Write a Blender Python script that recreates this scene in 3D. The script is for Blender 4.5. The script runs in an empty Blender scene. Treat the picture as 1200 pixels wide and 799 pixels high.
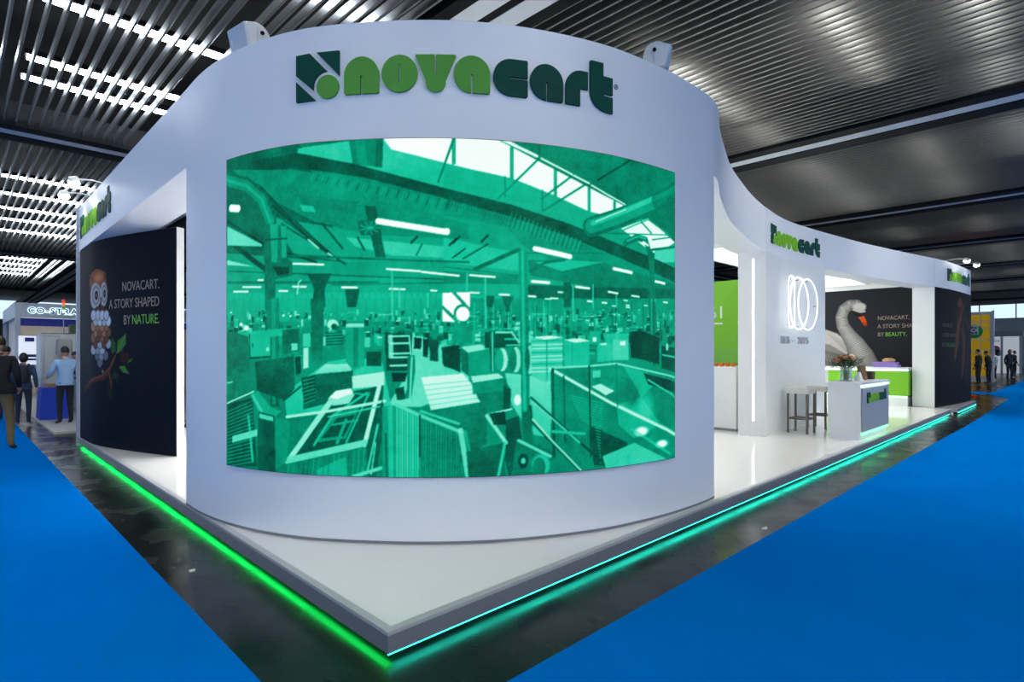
import bpy, bmesh, math, random
import numpy as np
from mathutils import Vector, Matrix
from mathutils.geometry import tessellate_polygon
random.seed(7); RNG = np.random.default_rng(7)
SC = bpy.context.scene
COL = SC.collection
PI = math.pi

# ------------------------------------------------------------------ camera, world, light, exposure
CAMLOC = (-1.5826, -2.4971, 1.57)
FWD = (0.70237, 0.71181)                       # view direction in plan; X runs along the right platform edge, Y along the left one
cd = bpy.data.cameras.new('camera'); cam = bpy.data.objects.new('camera', cd); COL.objects.link(cam)
cam.location = CAMLOC
cam.rotation_euler = (PI/2, 0, math.atan2(FWD[1], FWD[0]) - PI/2)
cd.lens = 36*670/1200; cd.sensor_width = 36; cd.shift_y = 14.5/1200; cd.clip_end = 300
SC.camera = cam
SC.view_settings.view_transform = 'Standard'; SC.view_settings.look = 'None'
SC.view_settings.exposure = 0.4; SC.view_settings.gamma = 1.0; SC.view_settings.use_curve_mapping = False
W = bpy.data.worlds.new('hall_air'); SC.world = W; W.use_nodes = True
bg = W.node_tree.nodes['Background']; bg.inputs[0].default_value = (0.58, 0.76, 1.0, 1); bg.inputs[1].default_value = 1.0
def lamp(name, kind, loc, energy, color=(1, 1, 1), aim=None, **kw):
    d = bpy.data.lights.new(name, kind); d.energy = energy; d.color = color
    for k, v in kw.items(): setattr(d, k, v)
    o = bpy.data.objects.new(name, d); COL.objects.link(o); o.location = loc
    if aim is not None:
        o.rotation_euler = (Vector(aim) - Vector(loc)).to_track_quat('-Z', 'Y').to_euler()
    return o
TUBE_STRENGTH = 33.0                            # fluorescent tubes above the slats
PANEL_STRENGTH = 0.75                            # luminous ceiling inside the booth
SCREEN_STRENGTH = 0.75
# unseen area lights added inside the stand to brighten its deck, soffit and swan wall
lamp('stand_fill_light', 'AREA', (3.2, 3.6, 3.9), 90, (1, .97, .93), (3.2, 3.6, 0), spread=1.7, shape='RECTANGLE', size=2.5, size_y=2.5)
lamp('stand_fill_light', 'AREA', (2.0, 6.6, 3.9), 85, (1, .97, .93), (2.0, 6.6, 0), spread=1.7, shape='RECTANGLE', size=1.5, size_y=3)
lamp('stand_fill_light', 'AREA', (6.2, 3.8, 3.9), 28, (1, .97, .93), (6.2, 3.4, 0), shape='RECTANGLE', size=2, size_y=2)
lamp('stand_fill_light', 'AREA', (12.2, 4.2, 3.9), 60, (1, .97, .93), (14.5, 2, 0), shape='RECTANGLE', size=2.5, size_y=2)
lamp('stand_fill_light', 'AREA', (14.8, 4.8, 3.9), 75, (1, .97, .93), (16, 2.4, 0), shape='RECTANGLE', size=2.5, size_y=2)

# ------------------------------------------------------------------ helpers
def lin(c):
    return tuple((x/255/12.92 if x/255 <= .04045 else ((x/255+.055)/1.055)**2.4) for x in c)
MATS = {}
def mat(name, rgb, rough=.5, metal=0, emit=0, var=.06, nscale=12, bump=0, spec=.5, rvar=0, alpha=None, trans=0, stretch=None, ecol=None):
    if name in MATS: return MATS[name]
    m = bpy.data.materials.new(name); m.use_nodes = True; nt = m.node_tree; b = nt.nodes['Principled BSDF']
    c = lin(rgb)
    b.inputs['Roughness'].default_value = rough; b.inputs['Metallic'].default_value = metal
    b.inputs['Specular IOR Level'].default_value = spec
    tc = nt.nodes.new('ShaderNodeTexCoord'); mp = nt.nodes.new('ShaderNodeMapping'); nz = nt.nodes.new('ShaderNodeTexNoise')
    nz.inputs['Scale'].default_value = nscale; nz.inputs['Detail'].default_value = 4
    if stretch: mp.inputs['Scale'].default_value = stretch
    nt.links.new(tc.outputs['Object'], mp.inputs[0]); nt.links.new(mp.outputs[0], nz.inputs['Vector'])
    mr = nt.nodes.new('ShaderNodeMapRange'); mr.inputs['To Min'].default_value = 1-var; mr.inputs['To Max'].default_value = 1+var
    nt.links.new(nz.outputs[0], mr.inputs[0])
    mx = nt.nodes.new('ShaderNodeVectorMath'); mx.operation = 'SCALE'; mx.inputs[0].default_value = c
    nt.links.new(mr.outputs[0], mx.inputs['Scale']); nt.links.new(mx.outputs[0], b.inputs['Base Color'])
    if rvar:
        r2 = nt.nodes.new('ShaderNodeMapRange'); r2.inputs['To Min'].default_value = max(0, rough-rvar); r2.inputs['To Max'].default_value = rough+rvar
        r2.inputs['From Min'].default_value = .3; r2.inputs['From Max'].default_value = .7
        nt.links.new(nz.outputs[0], r2.inputs[0]); nt.links.new(r2.outputs[0], b.inputs['Roughness'])
    if bump:
        bn = nt.nodes.new('ShaderNodeBump'); bn.inputs['Strength'].default_value = bump; bn.inputs['Distance'].default_value = .01
        nt.links.new(nz.outputs[0], bn.inputs['Height']); nt.links.new(bn.outputs[0], b.inputs['Normal'])
    if emit:
        b.inputs['Emission Color'].default_value = (*(lin(ecol) if ecol else c), 1); b.inputs['Emission Strength'].default_value = emit
    if trans: b.inputs['Transmission Weight'].default_value = trans; b.inputs['IOR'].default_value = 1.45
    if alpha is not None: b.inputs['Alpha'].default_value = alpha
    MATS[name] = m; return m
def mat_print(name, strength=0, rough=.5):
    """a print or a screen: colour from the mesh's own colour attribute"""
    m = bpy.data.materials.new(name); m.use_nodes = True; nt = m.node_tree; b = nt.nodes['Principled BSDF']
    a = nt.nodes.new('ShaderNodeAttribute'); a.attribute_name = 'print'
    b.inputs['Roughness'].default_value = rough; b.inputs['Specular IOR Level'].default_value = .03
    if strength:
        b.inputs['Base Color'].default_value = (.004, .004, .004, 1)
        nt.links.new(a.outputs['Color'], b.inputs['Emission Color']); b.inputs['Emission Strength'].default_value = strength
    else:
        nt.links.new(a.outputs['Color'], b.inputs['Base Color'])
    return m
class MB:
    def __init__(s): s.v = []; s.f = []; s.m = []
    def add(s, vs, fs, mi=0):
        n = len(s.v); s.v += [tuple(p) for p in vs]; s.f += [tuple(i+n for i in f) for f in fs]; s.m += [mi]*len(fs); return s
    def box(s, x0, x1, y0, y1, z0, z1, mi=0, M=None):
        vs = [(x, y, z) for z in (z0, z1) for y in (y0, y1) for x in (x0, x1)]
        if M is not None: vs = [tuple(M @ Vector(p)) for p in vs]
        return s.add(vs, [(0, 2, 3, 1), (4, 5, 7, 6), (0, 1, 5, 4), (2, 6, 7, 3), (0, 4, 6, 2), (1, 3, 7, 5)], mi)
    def cbox(s, x0, x1, y0, y1, z0, z1, b=.01, mi=0):
        """box with chamfered vertical and top edges"""
        def ring(i, z): return [(x0+i+b, y0+i, z), (x1-i-b, y0+i, z), (x1-i, y0+i+b, z), (x1-i, y1-i-b, z), (x1-i-b, y1-i, z), (x0+i+b, y1-i, z), (x0+i, y1-i-b, z), (x0+i, y0+i+b, z)]
        return s.loft([ring(0, z0), ring(0, z1-b), ring(b, z1)], mi)
    def loft(s, rings, mi=0, caps=True, closed=True):
        n = len(rings[0]); vs = [p for r in rings for p in r]; fs = []
        for k in range(len(rings)-1):
            for i in range(n if closed else n-1):
                j = (i+1) % n; fs.append((k*n+i, k*n+j, (k+1)*n+j, (k+1)*n+i))
        if caps: fs += [tuple(range(n))[::-1], tuple(range((len(rings)-1)*n, len(rings)*n))]
        return s.add(vs, fs, mi)
    def tube(s, pts, r, n=8, mi=0, caps=True):
        pts = [Vector(p) for p in pts]; rs = r if isinstance(r, (list, tuple)) else [r]*len(pts); rings = []; up = None
        for i, p in enumerate(pts):
            t = (pts[min(i+1, len(pts)-1)]-pts[max(i-1, 0)]).normalized()
            if up is None: up = Vector((0, 0, 1)) if abs(t.z) < .9 else Vector((1, 0, 0))
            a = (up - t*up.dot(t)).normalized(); b = t.cross(a); up = a
            rings.append([p + (a*math.cos(2*PI*k/n) + b*math.sin(2*PI*k/n))*rs[i] for k in range(n)])
        return s.loft(rings, mi, caps)
    def lathe(s, prof, n=16, c=(0, 0, 0), mi=0, caps=True):
        return s.loft([[(c[0]+r*math.cos(2*PI*k/n), c[1]+r*math.sin(2*PI*k/n), c[2]+z) for k in range(n)] for r, z in prof], mi, caps)
    def ellipsoid(s, c, r, n=10, m=7, mi=0, M=None):
        rings = []
        for j in range(1, m):
            a = PI*j/m; rings.append([(r[0]*math.sin(a)*math.cos(2*PI*k/n), r[1]*math.sin(a)*math.sin(2*PI*k/n), -r[2]*math.cos(a)) for k in range(n)])
        vs = [p for q in rings for p in q]+[(0, 0, -r[2]), (0, 0, r[2])]; fs = []
        for k in range(m-2):
            for i in range(n): j = (i+1) % n; fs.append((k*n+i, k*n+j, (k+1)*n+j, (k+1)*n+i))
        b = (m-1)*n
        for i in range(n): j = (i+1) % n; fs += [(b, j, i), (b+1, (m-2)*n+i, (m-2)*n+j)]
        M = M or Matrix.Identity(3)
        return s.add([tuple(M @ Vector(p) + Vector(c)) for p in vs], fs, mi)
    def build(s, name, mats, parent=None, smooth=False, loc=None):
        me = bpy.data.meshes.new(name); me.from_pydata(s.v, [], s.f)
        for m in (mats if isinstance(mats, (list, tuple)) else [mats]): me.materials.append(m)
        if any(s.m): me.polygons.foreach_set('material_index', s.m)
        bm = bmesh.new(); bm.from_mesh(me); bmesh.ops.recalc_face_normals(bm, faces=bm.faces); bm.to_mesh(me); bm.free()
        if smooth:
            me.polygons.foreach_set('use_smooth', [True]*len(me.polygons)); me.set_sharp_from_angle(angle=math.radians(smooth if smooth > 1 else 40))
        o = bpy.data.objects.new(name, me); COL.objects.link(o)
        if parent is not None: o.parent = parent
        if loc: o.location = loc
        return o
def tag(o, label, cat, group=None, kind=None):
    o['label'] = label; o['category'] = cat
    if group: o['group'] = group
    if kind: o['kind'] = kind
    return o
def thing(name, label, cat, loc=(0, 0, 0), rz=0, group=None):
    o = bpy.data.objects.new(name, None); COL.objects.link(o); o.location = loc; o.rotation_euler = (0, 0, rz)
    o.empty_display_size = .1
    return tag(o, label, cat, group)
def struct(o): o['kind'] = 'structure'; return o
def inst(src, name=None, parent=None, loc=None):
    o = src.copy(); COL.objects.link(o)
    if parent is not None: o.parent = parent
    if loc is not None: o.location = loc
    return o

# plan curve of the stand front, left end to right end
def spline(P, n=10):
    P = [np.array(p, float) for p in P]; P = [2*P[0]-P[1]]+P+[2*P[-1]-P[-2]]; out = []
    for i in range(1, len(P)-2):
        a, b, c, d = P[i-1:i+3]
        t1 = np.linalg.norm(b-a)**.5; t2 = t1+np.linalg.norm(c-b)**.5; t3 = t2+np.linalg.norm(d-c)**.5
        for k in range(n):
            t = t1+(t2-t1)*k/n
            A1 = (t1-t)/t1*a+t/t1*b; A2 = (t2-t)/(t2-t1)*b+(t-t1)/(t2-t1)*c; A3 = (t3-t)/(t3-t2)*c+(t-t2)/(t3-t2)*d
            B1 = (t2-t)/t2*A1+t/t2*A2; B2 = (t3-t)/(t3-t1)*A2+(t-t1)/(t3-t1)*A3
            out.append((t2-t)/(t2-t1)*B1+(t-t1)/(t2-t1)*B2)
    out.append(P[-2]); return np.array(out)
class Path:
    def __init__(s, P, n=10):
        s.p = spline(P, n); s.S = np.concatenate([[0], np.cumsum(np.linalg.norm(np.diff(s.p, axis=0), axis=1))]); s.L = s.S[-1]
    def at(s, q):
        return np.array([np.interp(q, s.S, s.p[:, 0]), np.interp(q, s.S, s.p[:, 1])])
    def nrm(s, q):
        t = s.at(min(q+.04, s.L))-s.at(max(q-.04, 0)); t /= np.linalg.norm(t); return np.array([t[1], -t[0]])   # outward
    def pt(s, q, off=0):
        return s.at(q)+s.nrm(q)*off
    def s_of(s, u=None, v=None, lo=0):
        i = [k for k in range(len(s.S)-1) if s.S[k] >= lo and ((s.p[k, 0]-u)*(s.p[k+1, 0]-u) <= 0 if u is not None else (s.p[k, 1]-v)*(s.p[k+1, 1]-v) <= 0)][0]
        a, b = (s.p[i, 0], s.p[i+1, 0]) if u is not None else (s.p[i, 1], s.p[i+1, 1]); t = ((u if u is not None else v)-a)/(b-a) if b != a else 0
        return s.S[i]+t*(s.S[i+1]-s.S[i])
FRONT = Path([(0, 9.6), (0, 8), (0, 6), (0, 4.5), (0, 3.5), (0, 3.0), (.035, 2.64), (.14, 2.17), (.31, 1.75), (.51, 1.44), (.955, .925), (1.43, .555), (2.08, .25), (2.62, .125), (3.2, .07), (3.73, .085), (4.0, .17), (4.41, .35), (4.8, .5), (5.24, .66), (5.74, .83), (6.61, 1.05), (7.28, 1.2), (8.25, 1.36), (9.43, 1.46), (10.7, 1.37), (11.5, 1.27), (13.07, 1.05), (15.64, .56), (16.6, .36), (17.5, .22), (18.5, .12), (19.6, .05), (20.1, .03)])
OWLP = Path([(.0, 9.4), (.005, 8.9), (.03, 8.35), (.13, 7.8), (.28, 7.3), (.45, 6.8), (.64, 6.28)])
def ribbon(path, s0, s1, z0, z1, off0, off1, step=.08, name='panel', m=None, parent=None, smooth=True):
    """a wall that follows the plan curve: outer face at off0, inner face at off1"""
    n = max(2, int((s1-s0)/step)+1); b = MB(); rings = []
    for k in range(n):
        q = s0+(s1-s0)*k/(n-1); o = path.pt(q, off0); i = path.pt(q, off1)
        rings.append([(o[0], o[1], z0), (o[0], o[1], z1), (i[0], i[1], z1), (i[0], i[1], z0)])
    b.loft(rings); return b.build(name, m, parent, smooth=30 if smooth else False)
def prism(loops, depth):
    """flat letter shape with holes -> (verts, faces) in x, y, z(0..depth)"""
    flat = [p for l in loops for p in l]; n = len(flat)
    tris = tessellate_polygon([[Vector((p[0], p[1], 0)) for p in l] for l in loops])
    vs = [(p[0], p[1], depth) for p in flat]+[(p[0], p[1], 0) for p in flat]
    fs = [tuple(t) for t in tris]+[tuple(i+n for i in t[::-1]) for t in tris]; k = 0
    for l in loops:
        for i in range(len(l)): j = (i+1) % len(l); fs.append((k+i, k+j, n+k+j, n+k+i))
        k += len(l)
    return vs, fs
def arc(cx, cy, rx, ry, a0, a1, n=12):
    return [(cx+rx*math.cos(math.radians(a0+(a1-a0)*k/n)), cy+ry*math.sin(math.radians(a0+(a1-a0)*k/n))) for k in range(n+1)]
def on_path(vs, path, s0, z0, off):
    out = []
    for x, y, z in vs:
        p = path.pt(s0+x, off+z); out.append((p[0], p[1], z0+y))
    return out
def on_plane(vs, org, xd, out_d, off):
    o = Vector(org); xd = Vector(xd); nd = Vector(out_d); return [tuple(o+xd*x+Vector((0, 0, 1))*y+nd*(off+z)) for x, y, z in vs]
def text_verts(body, size, depth=.004, align='LEFT', bold=0, xs=1.0):
    c = bpy.data.curves.new('lettering', 'FONT'); c.body = body; c.size = size; c.align_x = align; c.extrude = depth/2; c.offset = bold; c.resolution_u = 3
    o = bpy.data.objects.new('lettering', c); COL.objects.link(o); dg = bpy.context.evaluated_depsgraph_get(); dg.update()
    me = o.evaluated_get(dg).to_mesh(); vs = [(v.co.x*xs, v.co.y, v.co.z+depth/2) for v in me.vertices]; fs = [tuple(p.vertices) for p in me.polygons]
    o.evaluated_get(dg).to_mesh_clear(); bpy.data.objects.remove(o); bpy.data.curves.remove(c); return vs, fs

# flat prints: a tiny painter in picture units, then a mesh carrying the colours
class Pic:
    def __init__(s, x0, y0, x1, y1, sc, bgc):
        s.x0, s.y0, s.sc = x0, y0, sc; s.w = int((x1-x0)*sc); s.h = int((y1-y0)*sc); s.a = np.zeros((s.h, s.w, len(bgc)))+np.array(bgc, float)
    def _blend(s, mask, sl, col, alpha):
        col = np.array(col if hasattr(col, '__len__') else [col], float); m = (mask*alpha)[..., None]; s.a[sl] = s.a[sl]*(1-m)+col*m
    def _win(s, xa, ya, xb, yb):
        i0 = max(0, int((xa-s.x0)*s.sc)-1); i1 = min(s.w, int((xb-s.x0)*s.sc)+2); j0 = max(0, int((ya-s.y0)*s.sc)-1); j1 = min(s.h, int((yb-s.y0)*s.sc)+2)
        if i1 <= i0 or j1 <= j0: return None
        X, Y = np.meshgrid((np.arange(i0, i1)+.5)/s.sc+s.x0, (np.arange(j0, j1)+.5)/s.sc+s.y0); return (slice(j0, j1), slice(i0, i1)), X, Y
    def poly(s, pts, col, alpha=1.0, col2=None):
        xs = [p[0] for p in pts]; ys = [p[1] for p in pts]; w = s._win(min(xs), min(ys), max(xs), max(ys))
        if not w: return
        sl, X, Y = w; ins = np.zeros(X.shape, bool); n = len(pts)
        for i in range(n):
            (xa, ya), (xb, yb) = pts[i], pts[(i+1) % n]
            if ya == yb: continue
            c = ((ya > Y) != (yb > Y)) & (X < (xb-xa)*(Y-ya)/(yb-ya)+xa); ins ^= c
        if col2 is not None:
            t = np.clip((Y-min(ys))/max(1e-6, max(ys)-min(ys)), 0, 1)[..., None]; cc = np.array([col] if not hasattr(col, '__len__') else col)*(1-t)+np.array([col2] if not hasattr(col2, '__len__') else col2)*t
            m = (ins*alpha)[..., None]; s.a[sl] = s.a[sl]*(1-m)+cc*m
        else: s._blend(ins.astype(float), sl, col, alpha)
    def line(s, pts, wd, col, alpha=1.0, shade=None):
        """polyline of constant or varying width, soft edges; shade darkens towards the rims"""
        wds = wd if hasattr(wd, '__len__') else [wd]*len(pts); xs = [p[0] for p in pts]; ys = [p[1] for p in pts]; q = max(wds)
        w = s._win(min(xs)-q, min(ys)-q, max(xs)+q, max(ys)+q)
        if not w: return
        sl, X, Y = w; D = np.full(X.shape, 9.)
        for (xa, ya), (xb, yb), wa, wb in zip(pts, pts[1:], wds, wds[1:]):
            L2 = (xb-xa)**2+(yb-ya)**2+1e-9; t = np.clip(((X-xa)*(xb-xa)+(Y-ya)*(yb-ya))/L2, 0, 1)
            d = np.hypot(X-xa-t*(xb-xa), Y-ya-t*(yb-ya))/((wa+(wb-wa)*t)/2); D = np.minimum(D, d)
        m = np.clip((1-D)*q*s.sc/2+.5, 0, 1)
        if shade is not None:
            col = np.array(col if hasattr(col, '__len__') else [col], float); k = (1-shade*np.clip(D, 0, 1)**2)[..., None]; mm = (m*alpha)[..., None]; s.a[sl] = s.a[sl]*(1-mm)+col*k*mm
        else: s._blend(m, sl, col, alpha)
    def ell(s, cx, cy, rx, ry, col, alpha=1.0, soft=0):
        w = s._win(cx-rx, cy-ry, cx+rx, cy+ry)
        if not w: return
        sl, X, Y = w; d = np.hypot((X-cx)/rx, (Y-cy)/ry); m = np.clip((1-d)/soft, 0, 1) if soft else (d < 1).astype(float); s._blend(m, sl, col, alpha)
    def blur(s, n=1):
        for _ in range(n):
            p = np.pad(s.a, ((1, 1), (1, 1), (0, 0)), 'edge')
            s.a = (p[:-2, 1:-1]+p[2:, 1:-1]+p[1:-1, :-2]+p[1:-1, 2:]+2*p[1:-1, 1:-1])/6
    def sample(s, X, Y):
        fx = np.clip((X-s.x0)*s.sc-.5, 0, s.w-1.001); fy = np.clip((Y-s.y0)*s.sc-.5, 0, s.h-1.001); i = fx.astype(int); j = fy.astype(int); a = (fx-i)[..., None]; b = (fy-j)[..., None]
        A = s.a; return (A[j, i]*(1-a)+A[j, i+1]*a)*(1-b)+(A[j+1, i]*(1-a)+A[j+1, i+1]*a)*b
class Flat:
    """measured sheet -> the print's own flat rectangle (cm from its top left corner)"""
    def __init__(s, xs, ss, tops, bots, height): s.xs, s.ss, s.t, s.b, s.h = xs, ss, tops, bots, height
    def __call__(s, x, y):
        t = np.interp(x, s.xs, s.t); b = np.interp(x, s.xs, s.b); return (float(np.interp(x, s.xs, s.ss))*100, float((y-t)/(b-t))*s.h*100)
def s2l(a): a = np.clip(a, 0, 1); return np.where(a <= .04045, a/12.92, ((a+.055)/1.055)**2.4)
def print_grid(name, fn, size, nu, nz, picture, material, parent, ramp=None, ink=1.0):
    """fn(s, t) -> 3-D point of the print's surface (t up); size in metres; the picture becomes point colours"""
    P = np.array([[fn(i/(nu-1), j/(nz-1)) for i in range(nu)] for j in (0, nz-1)]); T = np.linspace(0, 1, nz)[:, None, None]
    P = P[0][None]*(1-T)+P[1][None]*T
    X, Y = np.meshgrid(np.linspace(0, size[0]*100, nu), np.linspace(size[1]*100, 0, nz)); c = picture.sample(X, Y)
    if ramp is not None:
        l = c[..., 0]; c = np.stack([np.interp(l, ramp[0], [q[k]/255 for q in ramp[1]]) for k in range(3)], -1)
    c = s2l(c)*ink; rgba = np.concatenate([c, np.ones(c.shape[:2]+(1,))], -1).reshape(-1, 4).astype(np.float32)
    me = bpy.data.meshes.new(name); nv = nu*nz; nq = (nu-1)*(nz-1)
    idx = np.arange(nv).reshape(nz, nu); q = np.stack([idx[:-1, :-1], idx[:-1, 1:], idx[1:, 1:], idx[1:, :-1]], -1).reshape(-1).astype(np.int32)
    me.vertices.add(nv); me.vertices.foreach_set('co', P.reshape(-1).astype(np.float32))
    me.loops.add(nq*4); me.loops.foreach_set('vertex_index', q)
    me.polygons.add(nq); me.polygons.foreach_set('loop_start', (np.arange(nq)*4).astype(np.int32)); me.polygons.foreach_set('loop_total', np.full(nq, 4, np.int32))
    me.update(calc_edges=True)
    at = me.attributes.new('print', 'FLOAT_COLOR', 'POINT'); at.data.foreach_set('color', rgba.reshape(-1))
    me.materials.append(material); me.polygons.foreach_set('use_smooth', [True]*nq)
    o = bpy.data.objects.new(name, me); COL.objects.link(o)
    if parent is not None: o.parent = parent
    return o

# ------------------------------------------------------------------ materials
WHITE = mat('painted_white_panel', (234, 236, 241), .42, var=.015, nscale=2)
WHITE2 = mat('white_laminate', (232, 235, 233), .3, var=.012, nscale=3)
DECK = mat('polished_white_deck', (240, 240, 239), .09, var=.02, nscale=1.5)
PROFILE = mat('pale_grey_edge_profile', (176, 180, 184), .35, var=.03)
FASCIA = mat('brushed_grey_fascia', (128, 132, 142), .35, metal=.2, var=.05, nscale=6, stretch=(1, 1, 30))
BLACK = mat('matt_black', (12, 12, 13), .7)
STEEL = mat('slat_aluminium', (104, 105, 105), .32, metal=.78, var=.08, nscale=3)
DARKSTEEL = mat('dark_ceiling_steel', (15, 16, 20), .6, spec=.08)
DUCT = mat('bluish_duct_sheet', (176, 184, 192), .4, var=.06, nscale=2)
ROOF = mat('black_ceiling_void', (4, 4, 5), .9)
GREEN = mat('lime_green_panel', (124, 196, 40), .4, var=.02)
POSTBLK = mat('charcoal_print_edge', (26, 28, 34), .55)
LOGO_D = mat('dark_green_acrylic', (22, 74, 62), .55, var=.02, spec=.08)
LOGO_L = mat('leaf_green_acrylic', (92, 158, 68), .55, var=.02, spec=.08)
LOGO_Y = mat('lime_green_acrylic', (122, 186, 44), .55, var=.02, spec=.08)
GREY_LAM = mat('grey_metallic_laminate', (158, 161, 166), .4, var=.04, nscale=8)
LED_G = mat('green_led', (20, 255, 90), .5, emit=7.0, ecol=(20, 255, 100))
LED_C = mat('cyan_led', (60, 255, 225), .5, emit=5.0, ecol=(40, 235, 205))
LED_W = mat('white_led', (255, 255, 255), .5, emit=1.5, ecol=(255, 252, 255))
LED_CW = mat('mint_white_led', (220, 255, 240), .5, emit=1.6, ecol=(205, 255, 235))
TUBE = mat('fluorescent_diffuser', (255, 250, 230), .6, emit=TUBE_STRENGTH, ecol=(234, 244, 255))
TUBE_WARM = mat('warm_fluorescent_diffuser', (255, 250, 230), .6, emit=TUBE_STRENGTH, ecol=(253, 250, 242))
GLOW = mat('luminous_ceiling_fabric', (240, 245, 245), .7, emit=PANEL_STRENGTH, ecol=(240, 246, 246))
TAUPE = mat('taupe_print', (150, 134, 122), .6)
GREENTXT = mat('green_print', (112, 186, 62), .6)
def floor_material():
    m = mat('polished_black_screed', (14, 14, 15), .25, var=.5, nscale=2.2, spec=.3, rvar=.09)
    nt = m.node_tree; b = nt.nodes['Principled BSDF']
    tc = nt.nodes.new('ShaderNodeTexCoord'); n2 = nt.nodes.new('ShaderNodeTexNoise'); n2.inputs['Scale'].default_value = 26; n2.inputs['Detail'].default_value = 8
    bn = nt.nodes.new('ShaderNodeBump'); bn.inputs['Strength'].default_value = .05; bn.inputs['Distance'].default_value = .01
    nt.links.new(tc.outputs['Object'], n2.inputs['Vector']); nt.links.new(n2.outputs[0], bn.inputs['Height']); nt.links.new(bn.outputs[0], b.inputs['Normal'])
    return m
def carpet_material(name, rgb):
    m = mat(name, rgb, .95, var=.10, nscale=1.3, spec=0); nt = m.node_tree; b = nt.nodes['Principled BSDF']
    tc = nt.nodes.new('ShaderNodeTexCoord'); n2 = nt.nodes.new('ShaderNodeTexNoise'); n2.inputs['Scale'].default_value = 160; n2.inputs['Detail'].default_value = 3
    bn = nt.nodes.new('ShaderNodeBump'); bn.inputs['Strength'].default_value = .5; bn.inputs['Distance'].default_value = .004
    nt.links.new(tc.outputs['Object'], n2.inputs['Vector']); nt.links.new(n2.outputs[0], bn.inputs['Height']); nt.links.new(bn.outputs[0], b.inputs['Normal'])
    return m
FLOORM = floor_material(); BLUE = carpet_material('blue_fair_carpet', (0, 109, 196)); RED = carpet_material('red_fair_carpet', (190, 20, 24))

# ------------------------------------------------------------------ the hall
DK = .16; TOP = 4.03; HB = 3.30; ZC = 6.03
struct(MB().box(-16, 80, -18, 80, -.3, 0).build('floor', FLOORM))
ceiling = struct(MB().box(-16, 80, -18, 80, 7.3, 7.5).build('ceiling', ROOF))
FARW = mat('pale_hall_wall', (200, 206, 212), .7); DIMW = mat('grey_hall_wall', (70, 74, 80), .8)
w = struct(MB().box(78, 78.3, -18, 80, 0, 5.2).build('wall_right', FARW))
struct(MB().box(-16, 78, 78, 78.3, 0, 5.2).build('wall_back', DIMW))
wn = thing('window_1', 'long high window band above the far hall wall', 'window'); struct(wn); del wn['category']; del wn['label']
for k in range(33): MB().box(78.1, 78.2, -18+k*3, -17.9+k*3, 5.2, 7.3).build('mullion', DIMW, wn)
MB().box(78.05, 78.25, -18, 80, 5.2, 5.3).build('window_sill', DIMW, wn)
# slatted ceiling: slats run along Y between the beams
UB = [-4.6, 3.5, 11.6, 19.6, 27.6, 35.6, 43.6, 51.6, 59.6, 67.6]; VB = [-6.2, 12.7, 31.2, 49.8]
def slat_mesh(v0, v1):
    b = MB(); x = .016; z = .065; p = [(-x, -z), (-x*.55, -z-.008), (x*.55, -z-.008), (x, -z), (x, z), (-x, z)]
    b.loft([[(q[0], v0, q[1]) for q in p], [(q[0], v1, q[1]) for q in p]])
    o = b.build('slat', STEEL, ceiling); return o
PITCH = .175; nsl = 0; rest = MB(); BW = .55
for j in range(len(VB)-1):
    proto = None
    for i in range(len(UB)-1):
        u = UB[i]+BW+.08
        while u < UB[i+1]-BW-.05:
            near = (i == 0 and u > -1.9 and nsl < 300) or (j == 0 and i in (1, 2, 3)) or (j == 1 and i == 1 and u < 6)
            jit = random.uniform(-.006, .006); gone = i == 0 and random.random() < .07
            if not gone:
                if near and nsl < 296:
                    if proto is None: proto = slat_mesh(VB[j]+.62, VB[j+1]-.62); o = proto
                    else: o = inst(proto, parent=ceiling)
                    o.location = (u+jit, 0, ZC+.075+random.uniform(-.004, .004)); nsl += 1
                else: rest.box(u-.016, u+.016, VB[j]+.62, VB[j+1]-.62, ZC, ZC+.14)
            u += PITCH
for i in range(-1, 7):                               # the bays beside and behind
    lo = UB[i] if i >= 0 else -12.7; u = lo+BW+.08
    while u < (UB[i+1] if i >= 0 else UB[0])-BW-.05: rest.box(u-.016, u+.016, -17.5, VB[0]-.62, ZC, ZC+.14); u += PITCH
u = -12.7+BW
while u < UB[0]-BW-.05:
    for j in range(2): rest.box(u-.016, u+.016, VB[j]+.62, VB[j+1]-.62, ZC, ZC+.14)
    u += PITCH
o = rest.build('slat_field', STEEL, ceiling); o['kind'] = 'stuff'
def beam_parts(a, b, c, along, two=False):
    """a deep dark beam with two pale duct sheets between its flanges; along 'y' at x=c or along 'x' at y=c"""
    be = MB(); du = MB()
    def bx(m, p0, p1, z0, z1):
        if along == 'y': m.box(c+p0, c+p1, a, b, z0, z1)
        else: m.box(a, b, c+p0, c+p1, z0, z1)
    bx(be, -BW, -.36 if two else -.22, ZC-.05, ZC+.35); bx(be, .36 if two else .14, BW, ZC-.05, ZC+.35); bx(be, -BW, BW, ZC+.35, ZC+.42)
    if two: bx(be, -.07, .07, ZC-.03, ZC+.35); bx(du, -.36, -.07, ZC-.04, ZC+.10); bx(du, .07, .36, ZC-.04, ZC+.10)
    else: bx(du, -.22, .14, ZC-.03, ZC+.10)
    o = be.build('beam', DARKSTEEL, ceiling); du.build('duct_sheet', DUCT, o)
for u in UB[:9]: beam_parts(-17.5, 76, u, 'y', u == 3.5)
for v in VB:
    for i in range(len(UB)-1): beam_parts(UB[i]+BW, UB[i+1]-BW, v, 'x')
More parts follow.
